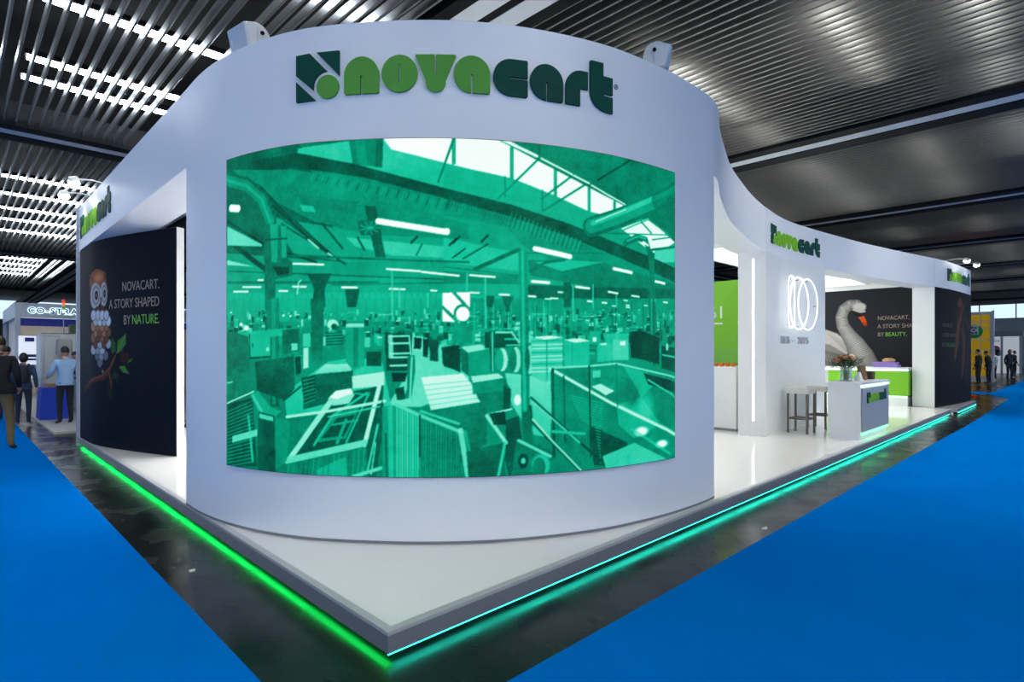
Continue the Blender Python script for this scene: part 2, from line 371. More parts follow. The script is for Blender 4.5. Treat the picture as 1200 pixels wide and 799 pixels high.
# fluorescent luminaires above the slats
tb = MB().cbox(-1.45, 1.45, -.11, .11, .02, .12, .02).build('housing', DARKSTEEL)
td = MB().loft([[(-1.42, -.085, .02), (-1.42, .085, .02), (-1.42, .07, -.02), (-1.42, -.07, -.02)], [(1.42, -.085, .02), (1.42, .085, .02), (1.42, .07, -.02), (1.42, -.07, -.02)]]).build('diffuser', TUBE)
tw = td.copy(); tw.data = td.data.copy(); tw.data.materials[0] = TUBE_WARM; COL.objects.link(tw); first_w = True
first = True
LV = [-16.8, -14.9, -13, -11.4, -9.8, -8.2, -4.6, -3, -1.4, .2, 2.6, 5.2, 7.9, 10.3, 11.25, 14.4, 16.8, 19.1, 21.5, 24, 26.2, 28.6, 33, 35.5, 38, 40.5, 43, 45.5]
for v in LV:
    for u in [x*3.25-12.2 for x in range(20)]:
        if (u > 3.5 and v > 12) or (u < -6 and v > 14) or (u > 12 and v > 8) or (u > 34 and v < -12): continue
        if any(abs(u-q) < 1.0 for q in UB) and u > 3: continue
        if random.random() < .1 or (u < 3.5 and 13 < v < 18): continue
        t = thing('ceiling_light', 'long fluorescent tube light shining between the open slats at upper left' if u < 3.5 and v > 3 else 'long fluorescent light half hidden above the closed-looking slats at upper right', 'ceiling light', (u, v, 6.62+random.uniform(-.03, .03)), 0, 'fluorescent lights above the slatted ceiling')
        warm = u > 3.5 or v < 3
        if first: tb.parent = t; first = False
        else: inst(tb, parent=t)
        if warm and first_w: tw.parent = t; first_w = False
        elif not warm and td.parent is None: td.parent = t
        else: inst(tw if warm else td, parent=t)
cl = MB(); cl.tube([(12.6, -3.6, ZC-.03), (13.0, -3.9, ZC-.10), (13.3, -4.2, ZC-.13), (13.6, -4.6, ZC-.08), (13.7, -4.9, ZC-.01)], .02, 6)
tag(cl.build('loose_cable', BLACK), 'loose black cable hanging in a loop below the ceiling slats', 'cable')
# carpets
def carpet(name, label, pts, m=BLUE, z=.006):
    vs, fs = prism([pts], z); o = MB().add([(x, y, q+.001) for x, y, q in vs], fs).build(name, m); return tag(o, label, 'carpet')
carpet('blue_carpet', 'bright blue aisle carpet left of the black strip beside the owl panel', [(-14, -.54), (-.52, -.54), (-.52, 12.0), (-.5, 30), (-14, 30)])
carpet('blue_carpet', 'wide bright blue aisle carpet in the right foreground', [(-14, -14), (24.6, -14), (24.6, -.5), (14.5, -.6), (6, -.55), (-.52, -.54), (-14, -.54)])
carpet('blue_carpet', 'distant blue aisle carpet reaching towards the people on the right', [(24.61, -14), (60, -14), (60, .2), (26.6, .3), (25.6, .0), (24.61, -.5)])
carpet('blue_carpet', 'narrow blue carpet strip behind the red patch', [(26.7, .35), (28.2, .35), (28.2, 4), (26.7, 4)])
carpet('red_carpet', 'small red carpet patch beyond the end of the stand', [(23.6, .45), (25.4, .45), (25.4, 3), (23.6, 3)], RED)
PAPER = mat('scrap_paper', (215, 215, 212), .8)
def scrap(x, y, r, label):
    b = MB(); pts = [(x+r*(1+.5*random.random())*math.cos(a), y+r*.6*(1+.5*random.random())*math.sin(a)) for a in [k*2*PI/7 for k in range(7)]]
    vs, fs = prism([pts], .004); b.add([(p[0], p[1], p[2]+.001+(.01 if i % 3 == 0 and p[2] > 0 else 0)) for i, p in enumerate(vs)], fs); tag(b.build('paper_scrap', PAPER), label, 'scrap')
scrap(3.62, -.44, .028, 'white paper scrap on the black floor strip near the right carpet')
scrap(-.33, 2.05, .02, 'small pale scrap on the black floor strip left of the platform')

# ------------------------------------------------------------------ the stand: platform
pl = thing('platform', 'long white stand platform with grey edge and glowing strip light underneath', 'platform')
X1, Y1 = 16.55, 9.6
deck = MB().box(.045, X1, .045, Y1, .05, DK).build('deck', DECK, pl)
e = MB(); m_ = .045
e.add([(0, 0, DK), (X1, 0, DK), (X1, m_, DK+.003), (m_, m_, DK+.003), (m_, Y1, DK+.003), (0, Y1, DK), (0, 0, DK-.02), (X1, 0, DK-.02), (X1, m_, DK-.02), (m_, m_, DK-.02), (m_, Y1, DK-.02), (0, Y1, DK-.02)],
      [(0, 1, 2, 3), (0, 3, 4, 5), (0, 6, 7, 1), (5, 11, 6, 0), (1, 7, 8, 2), (4, 10, 11, 5), (2, 8, 9, 3), (3, 9, 10, 4)])
e.build('edge_profile', PROFILE, pl)
MB().box(.002, X1, .002, .03, .047, DK-.02).build('fascia', FASCIA, pl)
MB().box(.002, .03, .031, Y1, .047, DK-.02).build('fascia', FASCIA, pl)
MB().box(.26, X1-.1, .26, Y1-.1, 0, .05).build('underframe', BLACK, pl)
MB().box(.004, X1-.25, .002, .010, .041, .0465).build('led_strip', LED_C, pl)
MB().box(.02, .058, .05, Y1-.05, .040, .047).build('led_strip', LED_G, pl)
MB().box(.06, X1-.25, .02, .058, .041, .047).build('led_strip', LED_C, pl)
p2 = thing('platform', 'short separate end platform under the dark end panel with cyan strip light', 'platform')
MB().box(17.0, 20.2, -.03, 1.6, .05, DK).build('deck', DECK, p2)
MB().box(16.95, 20.25, -.075, -.03, .047, DK).build('edge_profile', PROFILE, p2)
MB().box(16.95, 17.0, -.03, 1.6, .047, DK).build('edge_profile', PROFILE, p2)
MB().box(16.96, 20.24, -.082, -.075, .055, DK-.02).build('fascia', FASCIA, p2)
MB().box(17.1, 20.1, .1, 1.5, 0, .05).build('underframe', BLACK, p2)
MB().box(16.97, 20.24, -.086, -.074, .036, .046).build('led_strip', LED_C, p2)
MB().cbox(16.62, 16.86, .0, .3, 0, .05, .01).build('cable_connector', mat('white_plastic', (225, 225, 225), .4)) 
tag(bpy.data.objects['cable_connector'], 'small white cable connector in the gap between the platforms', 'connector')

# curved front wall, headers, accent wall, end wall, owl wall
sF0 = FRONT.s_of(v=3.43); sF1 = FRONT.s_of(u=3.73, lo=9)
cw = thing('curved_wall', 'tall white curved wall carrying the big screen', 'wall')
ribbon(FRONT, sF0, sF1, DK+.004, TOP, 0, -.45, .05, 'wall_panel', WHITE, cw)
ribbon(FRONT, sF0, sF1, DK+.004, DK+.022, .004, 0, .05, 'base_trim', mat('grey_base_trim', (120, 124, 135), .5), cw)
hl = thing('header', 'long white header over the left opening and owl panel', 'header')
ribbon(FRONT, .0, sF0, HB, TOP, 0, -.5, .3, 'fascia_panel', WHITE, hl)
sP0 = FRONT.s_of(u=8.22, lo=12); sP1 = FRONT.s_of(u=11.15, lo=12); sE0 = FRONT.s_of(u=16.6, lo=12)
hr = thing('header', 'white S-curved header sweeping back over the right openings', 'header')
ribbon(FRONT, sF1, sP0, HB, TOP, 0, -.5, .08, 'fascia_panel', WHITE, hr)
ribbon(FRONT, sP0, sP1, HB, TOP, .004, -.5, .08, 'fascia_panel', WHITE, hr)
ribbon(FRONT, sP1, sE0, HB, TOP, 0, -.5, .1, 'fascia_panel', WHITE, hr)
ribbon(FRONT, sE0, FRONT.L, HB, TOP, .004, -.5, .1, 'fascia_panel', WHITE, hr)
aw = thing('accent_wall', 'white upright wall panel carrying the neon sign', 'wall')
ribbon(FRONT, sP0, sP1, DK, HB, 0, -.45, .08, 'wall_panel', WHITE2, aw)
a0 = FRONT.pt(sP0, -.20); n0 = FRONT.nrm(sP0); t0 = np.array([n0[1], -n0[0]])        # t0 points back along the wall end
b = MB(); q = [a0+n0*.016, a0-n0*.016]; tt = np.array([-n0[1], n0[0]])
td_ = (FRONT.at(sP0)-FRONT.at(sP0+.1)); td_ /= np.linalg.norm(td_)
b.loft([[(p[0]+td_[0]*k, p[1]+td_[1]*k, z) for p, k in ((q[0], -.01), (q[0], .006), (q[1], .006), (q[1], -.01))] for z in (.42, 3.18)])
b.build('led_strip', LED_W, aw)
ew = thing('end_wall', 'white end pillar and wall behind the dark figure panel', 'wall')
ribbon(FRONT, sE0, FRONT.L, DK+.001, HB, 0, -.5, .1, 'wall_panel', WHITE2, ew)
ow = thing('owl_wall', 'curved white wall panel standing behind the owl print', 'wall')
ribbon(OWLP, 0, OWLP.L, DK, HB-.001, -.004, -.11, .08, 'wall_panel', WHITE2, ow)
MB().box(-.02, .08, 9.605, 9.72, .001, TOP).build('end_post', mat('grey_end_post', (150, 156, 170), .4, metal=.3), ow)

# ------------------------------------------------------------------ LED screen with its picture
RAMP = ([0, .2, .42, .6, .75, .88, 1], [(0, 46, 38), (0, 92, 70), (0, 156, 120), (12, 194, 154), (92, 226, 194), (180, 246, 228), (250, 255, 254)])
SX = [268.5, 291.6, 319.7, 352.4, 389.9, 430.1, 471.7, 514.3, 557.1, 598.9, 638.8, 676.0, 710.0, 739.7, 765.7, 788.5]
SS_ = [0.0, 0.269, 0.538, 0.807, 1.076, 1.345, 1.614, 1.883, 2.152, 2.421, 2.69, 2.959, 3.228, 3.497, 3.766, 4.035]
ST = [188.8, 181.7, 175.4, 170.2, 166.8, 164.7, 163.3, 163.1, 164.3, 167.1, 171.2, 176.2, 182.0, 188.8, 196.0, 203.2]
SB = [543.7, 547.8, 551.4, 554.4, 556.4, 557.6, 558.4, 558.5, 557.8, 556.2, 553.9, 551.0, 547.6, 543.7, 539.6, 535.4]
FS = Flat(SX, SS_, ST, SB, 2.49)
pic = Pic(0, 0, 403.5, 249, 2.6, [.42])
Q = {1: (260, 150), 2: (520, 150), 3: (260, 350), 4: (520, 350)}; K = .2629
def T(qn, pts):
    out = []; ox, oy = Q[qn]; n = len(pts)
    return [FS(ox+x*K, oy+y*K) for x, y in pts]
def TL(qn, pts):                                    # subdivided so that long lines follow the sheet
    out = []
    for (xa, ya), (xb, yb) in zip(pts, pts[1:]): out += [(xa+(xb-xa)*k/6, ya+(yb-ya)*k/6) for k in range(6)]
    return T(qn, out+[pts[-1]])
def sub(pts): return [(a[0]+(b[0]-a[0])*k/5, a[1]+(b[1]-a[1])*k/5) for a, b in zip(pts, pts[1:]+pts[:1]) for k in range(5)]
def P_(qn, pts, l, al=1.0, l2=None): pic.poly(T(qn, sub(pts)), l, al, l2)
def L_(qn, pts, w, l, al=1.0): pic.line(TL(qn, pts), w*.166, l, al)
def E_(qn, x, y, rx, ry, l, al=1.0, soft=0): c = T(qn, [(x, y)])[0]; pic.ell(c[0], c[1], rx*.17, ry*.166, l, al, soft)
def screen_picture():
    # roof: left dark bay, pale slope, skylights
    P_(1, [(0, 0), (1100, 0), (1100, 800), (0, 800)], .30, 1, .5); P_(2, [(0, 0), (1100, 0), (1100, 800), (0, 800)], .42, 1, .5)
    P_(1, [(30, 100), (350, 60), (420, 230), (560, 600), (30, 560)], .2, .75)
    P_(1, [(350, 95), (700, 45), (1100, 30), (1100, 300), (600, 175), (340, 130)], .66, 1, .58)
    P_(2, [(0, 20), (300, 40), (760, 360), (620, 470), (0, 300)], .6, 1, .5)
    P_(1, [(715, 40), (1100, 20), (1100, 185), (760, 100)], 1.0); P_(2, [(0, 20), (255, 40), (800, 345), (715, 392), (640, 375), (480, 300), (300, 228), (95, 182), (0, 158)], .99)
    P_(1, [(570, 50), (715, 45), (715, 180), (590, 165)], .34); P_(1, [(600, 50), (640, 50), (655, 175), (612, 168)], .42); P_(1, [(690, 45), (725, 45), (720, 180), (690, 180)], .24)
    for x, ya, yb in [(45, 40, 160), (300, 95, 232), (492, 182, 305), (640, 268, 372), (752, 335, 368)]: L_(2, [(x, ya), (x, yb)], 17, .5)
    L_(1, [(1040, 40), (965, 245)], 8, .3); L_(2, [(55, 20), (0, 180)], 9, .35)
    for a, b_ in [((430, 130), (240, 318)), ((575, 210), (430, 320)), ((640, 245), (435, 375))]: L_(2, [a, b_], 9, .38)
    for x, y in [(270, 310), (435, 370)]: L_(2, [(x, y-90), (x, y)], 6, .35)
    P_(2, [(250, 40), (1030, 170), (1030, 520), (795, 345)], .36, 1, .28); L_(2, [(250, 55), (800, 345)], 16, .3); L_(2, [(265, 60), (410, 130)], 14, .97); L_(2, [(430, 140), (640, 250)], 9, .95); L_(2, [(650, 258), (800, 345)], 8, .95)
    L_(2, [(680, 235), (840, 135)], 9, .14); L_(2, [(570, 210), (720, 110)], 5, .3); L_(2, [(425, 70), (420, 120)], 14, .28); L_(2, [(720, 185), (720, 250)], 4, .25)
    P_(2, [(780, 450), (900, 405), (1022, 512), (930, 565)], .97); L_(2, [(760, 470), (900, 410), (1010, 490)], 6, .5); L_(2, [(870, 420), (915, 470)], 9, .35); P_(2, [(930, 550), (1030, 520), (1030, 600), (930, 600)], .7)
    # long dark girder and the corrugated duct below it
    P_(1, [(150, 150), (345, 115), (600, 165), (1100, 300), (1100, 345), (640, 225), (330, 180), (150, 200)], .17)
    P_(2, [(0, 270), (300, 345), (560, 432), (1030, 625), (1030, 690), (560, 500), (280, 395), (0, 318)], .19)
    P_(1, [(60, 190), (330, 190), (640, 240), (1100, 360), (1100, 420), (640, 310), (300, 260), (120, 250)], .37, 1, .44); P_(2, [(0, 318), (280, 393), (560, 490), (1030, 690), (1030, 740), (600, 640), (360, 540), (270, 440), (0, 392)], .40)
    for k in range(62):
        x = 420+k*22
        if x < 1100: L_(1, [(x, 208+.2*(x-420)), (x-14, 235+.22*(x-420))], 5, .2 if k % 2 else .5, .8)
    for k in range(34): x = 300+k*9.5; L_(2, [(x, 372+.40*(x-280)), (x-18, 430+.38*(x-280))], 4, .22 if k % 2 else .55, .75)
    for k in range(26): x = 20+k*12; L_(2, [(x, 315+.29*x), (x-8, 340+.27*x)], 4, .22, .7)
    P_(1, [(160, 230), (620, 300), (1100, 430), (1100, 520), (700, 480), (420, 420), (250, 330)], .40, .9); P_(1, [(330, 300), (620, 330), (600, 380), (390, 360)], .36)
    P_(1, [(230, 400), (700, 480), (1100, 500), (1100, 590), (560, 600), (330, 560)], .5, .9); P_(1, [(560, 490), (1100, 540), (1100, 585), (760, 570), (600, 530)], .66)
    P_(2, [(0, 490), (330, 560), (330, 640), (0, 600)], .62); P_(2, [(370, 590), (700, 600), (1030, 700), (1030, 780), (380, 660)], .34); P_(2, [(400, 600), (560, 590), (700, 600), (520, 640)], .6)
    P_(1, [(640, 350), (690, 350), (735, 580), (690, 580)], .24); P_(1, [(605, 415), (720, 415), (710, 480), (625, 480)], .28)
    for k in range(9): a = k*PI/4.5; L_(1, [(665, 448), (665+45*math.cos(a), 448+28*math.sin(a))], 4, .6)
    for k in range(5): L_(1, [(190+k*22, 270+k*40), (420+k*34, 520+k*22)], 9, .12+.05*(k % 2), .8)
    for a, b_ in [((240, 350), (440, 540)), ((455, 430), (545, 540)), ((340, 420), (510, 580)), ((610, 490), (640, 545))]: L_(1, [a, b_], 8, .12)
    L_(1, [(395, 500), (440, 540)], 7, .9); L_(1, [(480, 560), (512, 582)], 7, .9); P_(1, [(355, 345), (415, 352), (428, 378), (370, 375)], .62)
    # big pipe, right
    L_(2, [(650, 445), (780, 400), (1040, 290)], 92, .30); L_(2, [(650, 440), (780, 395), (1040, 285)], 66, .45); L_(2, [(655, 428), (780, 380), (1040, 268)], 24, .64); L_(2, [(670, 420), (800, 365)], 7, .85); L_(2, [(940, 330), (1030, 275)], 80, .22, .6)
    L_(2, [(800, 515), (850, 490), (890, 500), (908, 560), (912, 600)], 32, .32); L_(2, [(808, 505), (855, 485), (890, 495)], 8, .6); L_(2, [(880, 510), (900, 525)], 12, .95)
    L_(2, [(700, 470), (1030, 480)], 5, .3); L_(2, [(915, 545), (1030, 530)], 12, .3); L_(2, [(920, 500), (1030, 485)], 6, .3)
    # left bent duct
    for w_, l in ((80, .25), (52, .38), (16, .52)): L_(1, [(30, 235), (120, 260), (190, 320), (225, 420)], w_, l)
    L_(1, [(40, 420), (200, 520), (360, 580), (430, 600)], 9, .1); L_(1, [(40, 500), (150, 590), (220, 640)], 26, .13); P_(1, [(36, 440), (190, 520), (190, 530), (36, 525)], .75); P_(1, [(36, 590), (160, 620), (36, 612)], .8)
    # upper hall lines and beams
    L_(1, [(320, 570), (780, 590), (1100, 600)], 10, .3); L_(1, [(40, 640), (1100, 680)], 7, .28); L_(1, [(40, 690), (700, 690)], 12, .3); L_(1, [(500, 700), (1100, 690)], 8, .34); L_(2, [(0, 620), (330, 660)], 8, .35)
    L_(2, [(360, 560), (700, 560)], 5, .3); L_(2, [(140, 630), (330, 545)], 18, .28); L_(2, [(380, 640), (450, 600), (530, 590)], 14, .3); L_(2, [(230, 625), (330, 570)], 7, .6); P_(2, [(370, 700), (1030, 720), (1030, 800), (370, 800)], .25); P_(2, [(0, 640), (330, 660), (330, 700), (0, 690)], .36)
    for x, y in [(860, 495), (1045, 495), (40, 505), (180, 490)]: L_(1 if x > 800 else 2, [(x-14, y+20), (x+14, y-8)], 9, .12)
    for a, b_ in [((895, 520), (870, 570)), ((1060, 560), (1030, 580))]: L_(1, [a, b_], 5, .15)
    for a, b_ in [((95, 540), (40, 580)), ((195, 520), (85, 585))]: L_(2, [a, b_], 6, .15)
    # back wall
    P_(1, [(36, 735), (1100, 735), (1100, 810), (36, 810)], .56); P_(2, [(0, 735), (330, 760), (330, 810), (0, 810)], .55)
    for k in range(40): x = 40+k*27; L_(1, [(x, 735), (x, 805)], 3, .4, .8)
    P_(3, [(36, 0), (1100, 0), (1100, 110), (36, 110)], .55, 1, .48); P_(4, [(0, 0), (1030, 0), (1030, 140), (0, 140)], .42)
    for k in range(30): x = 40+k*34+random.uniform(-6, 6); L_(3, [(x, 0), (x, 100)], 3, .40, .8)
    # floor, then machines
    P_(3, [(36, 105), (1100, 100), (1100, 800), (36, 800)], .40, 1, .30); P_(4, [(0, 130), (1040, 130), (1040, 800), (0, 800)], .42, 1, .36)
    P_(3, [(850, 225), (1000, 200), (1100, 330), (1100, 400), (890, 480), (740, 480), (850, 300)], .74); P_(3, [(290, 420), (480, 280), (600, 260), (720, 280), (760, 480), (300, 520)], .62); P_(4, [(270, 330), (480, 350), (470, 620), (380, 600), (300, 470)], .76, 1, .66); P_(4, [(0, 290), (110, 320), (0, 340)], .72)
    # random distant clutter
    for k in range(420):
        qn = 3 if k % 2 else 4; x = random.uniform(40, 1060) if qn == 3 else random.uniform(0, 1030); d = random.random()**1.5; y = 70+d*150
        w_ = 6+30*d*random.random()+5*random.random(); h_ = 10+44*d*random.random()+random.random()*14; l = random.choice([.1, .16, .22, .3, .5, .62, .72, .82])
        P_(qn, [(x, y-h_), (x+w_, y-h_), (x+w_, y), (x, y)], l, .85)
        if random.random() < .3: P_(qn, [(x, y-h_), (x+w_, y-h_), (x+w_, y-h_+3), (x, y-h_+3)], .9)
    for k in range(26): x = random.uniform(0, 1030); L_(4, [(x, random.uniform(0, 60)), (x, random.uniform(120, 200))], 3, random.choice([.15, .75, .6]))
    for k in range(260):                             # pipes, rails and cables between the machines
        x = random.uniform(0, 1050); y = 60+210*random.random()**1.6; qn = random.choice([3, 4, 4]); l = random.choice([.12, .2, .66, .78, .9]); w_ = random.uniform(1.6, 4)
        if random.random() < .5: L_(qn, [(x, y), (x+random.uniform(8, 60), y+random.uniform(-5, 5))], w_, l, .85)
        else: L_(qn, [(x, y), (x+random.uniform(-3, 3), y+random.uniform(8, 45))], w_, l, .85)
    # lights in the hall
    for qn, x0, y0, x1, y1, h in [(1, 688, 418, 1015, 466, 27), (1, 36, 360, 104, 362, 36), (1, 320, 606, 465, 611, 9), (1, 735, 630, 890, 640, 9), (1, 890, 643, 1060, 660, 9), (1, 62, 730, 132, 730, 8), (1, 102, 710, 190, 710, 8), (1, 170, 679, 200, 679, 8), (1, 263, 727, 308, 728, 8), (1, 322, 708, 388, 709, 8), (1, 538, 711, 612, 713, 9), (1, 748, 718, 822, 720, 8), (1, 930, 725, 962, 727, 7),
                                   (2, 390, 540, 568, 575, 24), (2, 741, 628, 836, 646, 16), (2, 383, 685, 470, 691, 13), (2, 578, 709, 646, 716, 11), (2, 926, 684, 980, 694, 13), (2, 722, 731, 770, 738, 9), (2, 825, 748, 865, 753, 8), (2, 112, 657, 230, 666, 9), (2, 242, 743, 292, 745, 8), (2, 366, 750, 408, 753, 9), (2, 110, 735, 160, 736, 7), (2, 468, 759, 506, 761, 7), (2, 0, 462, 28, 466, 28), (2, 632, 772, 660, 775, 7), (2, 695, 779, 722, 781, 7), (2, 965, 776, 990, 779, 7), (2, 500, 732, 530, 734, 7), (2, 800, 790, 820, 792, 6), (2, 920, 767, 936, 769, 6),
                                   (4, 445, 1, 475, 2, 6), (4, 630, 12, 658, 14, 7), (4, 695, 18, 722, 20, 7), (4, 790, 8, 812, 10, 6), (4, 800, 38, 822, 40, 6), (4, 965, 16, 990, 18, 7), (4, 740, 32, 760, 34, 5), (4, 880, 30, 900, 32, 5)]:
        L_(qn, [(x0+h/2, y0), (x1-h/2, y1)], h, 1.0)
    for x, y, r in [(98, 115, 12), (190, 95, 5), (286, 76, 6), (317, 78, 6), (120, 132, 16)]: E_(3, x, y, r, r*.7, .97)
    L_(3, [(85, 150), (135, 132)], 6, .9)
    # columns
    P_(1, [(390, 650), (495, 650), (465, 720), (470, 800), (410, 800), (420, 720)], .2); P_(3, [(405, 0), (465, 0), (455, 290), (410, 290)], .24, 1, .34); P_(1, [(555, 720), (620, 720), (605, 800), (565, 800)], .22)
    P_(2, [(180, 750), (225, 750), (215, 800), (190, 800)], .25); P_(2, [(255, 750), (310, 750), (290, 800), (270, 800)], .25); P_(2, [(525, 690), (560, 690), (560, 800), (525, 800)], .25); P_(4, [(270, 0), (296, 0), (288, 60), (274, 60)], .25)
    P_(1, [(200, 430), (300, 440), (300, 580), (325, 600), (325, 660), (250, 675), (250, 810), (205, 810)], .30); P_(1, [(225, 430), (262, 435), (258, 600), (232, 600)], .48); P_(1, [(275, 440), (298, 440), (298, 580), (280, 580)], .5)
    P_(1, [(240, 620), (310, 620), (310, 650), (260, 660)], .12); L_(1, [(205, 500), (300, 495)], 8, .2); L_(1, [(345, 740), (350, 690), (362, 680)], 5, .95); L_(1, [(355, 700), (355, 760)], 3, .6)
    P_(3, [(205, 0), (268, 0), (266, 480), (228, 480)], .34, .9, .24); P_(3, [(232, 0), (250, 0), (250, 470), (236, 470)], .48, .7)
    P_(2, [(330, 550), (366, 545), (372, 810), (335, 810)], .40); P_(2, [(340, 550), (352, 550), (356, 810), (344, 810)], .60); P_(4, [(333, 0), (370, 0), (382, 640), (345, 640)], .36); P_(4, [(342, 0), (355, 0), (366, 630), (352, 630)], .58)
    P_(2, [(905, 540), (930, 560), (932, 810), (908, 810)], .32); P_(4, [(905, 0), (932, 0), (935, 300), (910, 290)], .3); P_(4, [(912, 0), (920, 0), (922, 290), (916, 290)], .5)
    for qn, x, ya, yb in [(1, 763, 640, 800), (1, 795, 720, 800), (1, 920, 740, 800), (2, 103, 650, 735), (2, 184, 670, 800), (2, 570, 705, 800), (2, 657, 700, 800), (2, 760, 745, 800), (3, 763, 0, 100), (4, 184, 0, 130), (4, 570, 0, 100)]: L_(qn, [(x, ya), (x, yb)], 7, .68)
    # left cabinets and rails
    P_(3, [(36, 150), (130, 145), (140, 430), (36, 480)], .30); P_(3, [(75, 150), (205, 140), (350, 128), (350, 160), (150, 175)], .62, .8); P_(3, [(80, 330), (150, 320), (160, 430), (70, 440)], .36); P_(3, [(135, 160), (225, 152), (225, 262), (138, 270)], .56); L_(3, [(135, 265), (225, 258)], 9, .14); L_(3, [(135, 160), (138, 268)], 7, .14)
    P_(3, [(160, 280), (330, 255), (335, 400), (290, 450), (170, 410)], .20); P_(3, [(280, 140), (352, 130), (352, 232), (285, 250)], .30); P_(3, [(320, 200), (346, 198), (346, 228), (322, 232)], .75); P_(3, [(335, 260), (360, 255), (362, 330), (340, 340)], .1); E_(3, 215, 225, 9, 11, .8); E_(3, 150, 208, 7, 12, .3)
    P_(3, [(372, 220), (408, 215), (404, 305), (372, 312)], .84); P_(3, [(395, 215), (408, 215), (404, 305), (394, 306)], .4); P_(3, [(470, 150), (545, 150), (545, 215), (470, 215)], .2); E_(3, 500, 115, 26, 22, .85); E_(3, 507, 125, 14, 14, .2)
    for k in range(5): L_(3, [(470, 160+k*13), (545, 156+k*13)], 4, .55)
    L_(3, [(36, 465), (155, 412)], 6, .95); L_(3, [(36, 375), (60, 370)], 5, .9); L_(3, [(290, 450), (360, 390)], 10, .18)
    # big dark crate with pale lid
    P_(3, [(372, 352), (430, 335), (590, 318), (590, 392), (540, 450), (372, 492)], .24); P_(3, [(420, 335), (468, 292), (592, 290), (580, 322)], .82, 1, .74); P_(3, [(362, 350), (428, 342), (425, 440), (375, 470)], .12)
    for k in range(7): L_(3, [(372, 365+k*17), (424, 352+k*16)], 4, .5)
    P_(3, [(585, 345), (728, 325), (730, 385), (590, 400)], .86); P_(3, [(555, 115), (640, 112), (640, 300), (590, 320), (560, 280)], .46); P_(3, [(560, 112), (640, 110), (640, 126), (560, 128)], .8); P_(3, [(590, 130), (612, 130), (612, 300), (590, 310)], .34); P_(3, [(650, 235), (715, 235), (715, 300), (650, 300)], .15)
    # central machine
    P_(3, [(730, 150), (850, 160), (852, 320), (738, 320)], .13); P_(3, [(745, 160), (765, 160), (770, 265), (748, 262)], .75)
    for y in (168, 200, 245, 262, 298): L_(3, [(755, y), (838, y-2)], 8, .85)
    L_(3, [(838, 165), (846, 250)], 7, .8); P_(3, [(852, 165), (902, 170), (898, 232), (850, 228)], .8); P_(3, [(860, 172), (894, 176), (890, 225), (858, 222)], .08); P_(3, [(760, 330), (830, 330), (820, 370), (765, 370)], .04); P_(3, [(830, 260), (862, 250), (865, 320), (845, 460), (800, 470), (830, 400)], .32); L_(3, [(850, 260), (842, 440)], 9, .75); P_(3, [(775, 400), (815, 390), (820, 450), (785, 450)], .12); P_(3, [(780, 455), (845, 440), (850, 465), (790, 475)], .75)
    P_(3, [(925, 180), (968, 190), (965, 280), (930, 275)], .16); P_(3, [(898, 180), (925, 180), (920, 262), (900, 258)], .1); P_(3, [(980, 215), (1062, 210), (1064, 330), (985, 290)], .14); P_(3, [(985, 215), (1055, 208), (1062, 222), (995, 232)], .82); P_(3, [(1010, 240), (1045, 240), (1045, 300), (1015, 290)], .3)
    # conveyor frame, centre left
    P_(3, [(300, 715), (500, 430), (725, 385), (722, 480), (640, 650)], .17)
    P_(3, [(420, 640), (500, 510), (620, 480), (560, 620)], .42); P_(3, [(450, 620), (520, 530), (600, 515), (550, 610)], .15); L_(3, [(420, 650), (500, 520), (650, 420)], 10, .62); L_(3, [(560, 640), (660, 420)], 9, .6); L_(3, [(500, 560), (612, 540)], 8, .55); L_(3, [(600, 420), (660, 430)], 7, .6); L_(3, [(520, 640), (560, 540)], 14, .5)
    L_(3, [(310, 715), (500, 445)], 26, .82); L_(3, [(640, 650), (706, 392)], 20, .88); L_(3, [(300, 525), (480, 500), (730, 455)], 13, .86); L_(3, [(480, 525), (730, 475)], 7, .7); L_(3, [(300, 718), (470, 680), (645, 640)], 30, .74)
    P_(3, [(480, 445), (512, 410), (580, 398), (597, 428), (572, 466), (500, 476)], .8); P_(3, [(484, 440), (514, 410), (580, 399), (590, 420), (520, 445)], .95)
    P_(3, [(300, 735), (640, 665), (665, 800), (240, 800)], .34); P_(3, [(430, 760), (560, 700), (570, 800), (440, 800)], .52)
    for k in range(16): x = 310+k*22; L_(3, [(x, 735-.2*(x-300)), (x-8, 800)], 4, random.choice([.2, .55, .62]), .7)
    P_(3, [(650, 650), (720, 450), (735, 500), (690, 800), (655, 800)], .2); L_(3, [(700, 560), (655, 760)], 9, .7); L_(3, [(690, 640), (670, 780)], 5, .85); L_(3, [(590, 790), (720, 750)], 16, .72); P_(3, [(720, 480), (790, 470), (790, 800), (720, 800)], .42); L_(3, [(755, 480), (760, 800)], 20, .6); L_(3, [(735, 600), (740, 790)], 8, .2)
    # striped guard, lower left
    P_(3, [(36, 470), (150, 440), (170, 745), (36, 745)], .16)
    for k in range(17): L_(3, [(36, 505+k*15), (150, 452+k*17)], 5, .46)
    P_(3, [(60, 610), (170, 580), (170, 610), (60, 640)], .85, .8); L_(3, [(130, 520), (150, 720)], 14, .7, .8); P_(3, [(140, 430), (175, 408), (225, 480), (280, 500), (240, 530), (180, 510)], .5); L_(3, [(150, 430), (190, 500)], 16, .66); P_(3, [(175, 500), (245, 520), (250, 780), (170, 760)], .2); P_(3, [(180, 510), (240, 525), (240, 545), (180, 530)], .7); P_(3, [(250, 530), (320, 540), (300, 720), (250, 760)], .4)
    # pallet with white sheet, centre
    P_(4, [(-55, 495), (190, 455), (190, 640), (60, 740), (-60, 760)], .32, 1, .26); P_(4, [(-98, 350), (85, 334), (190, 455), (-55, 495)], .93, 1, .86)
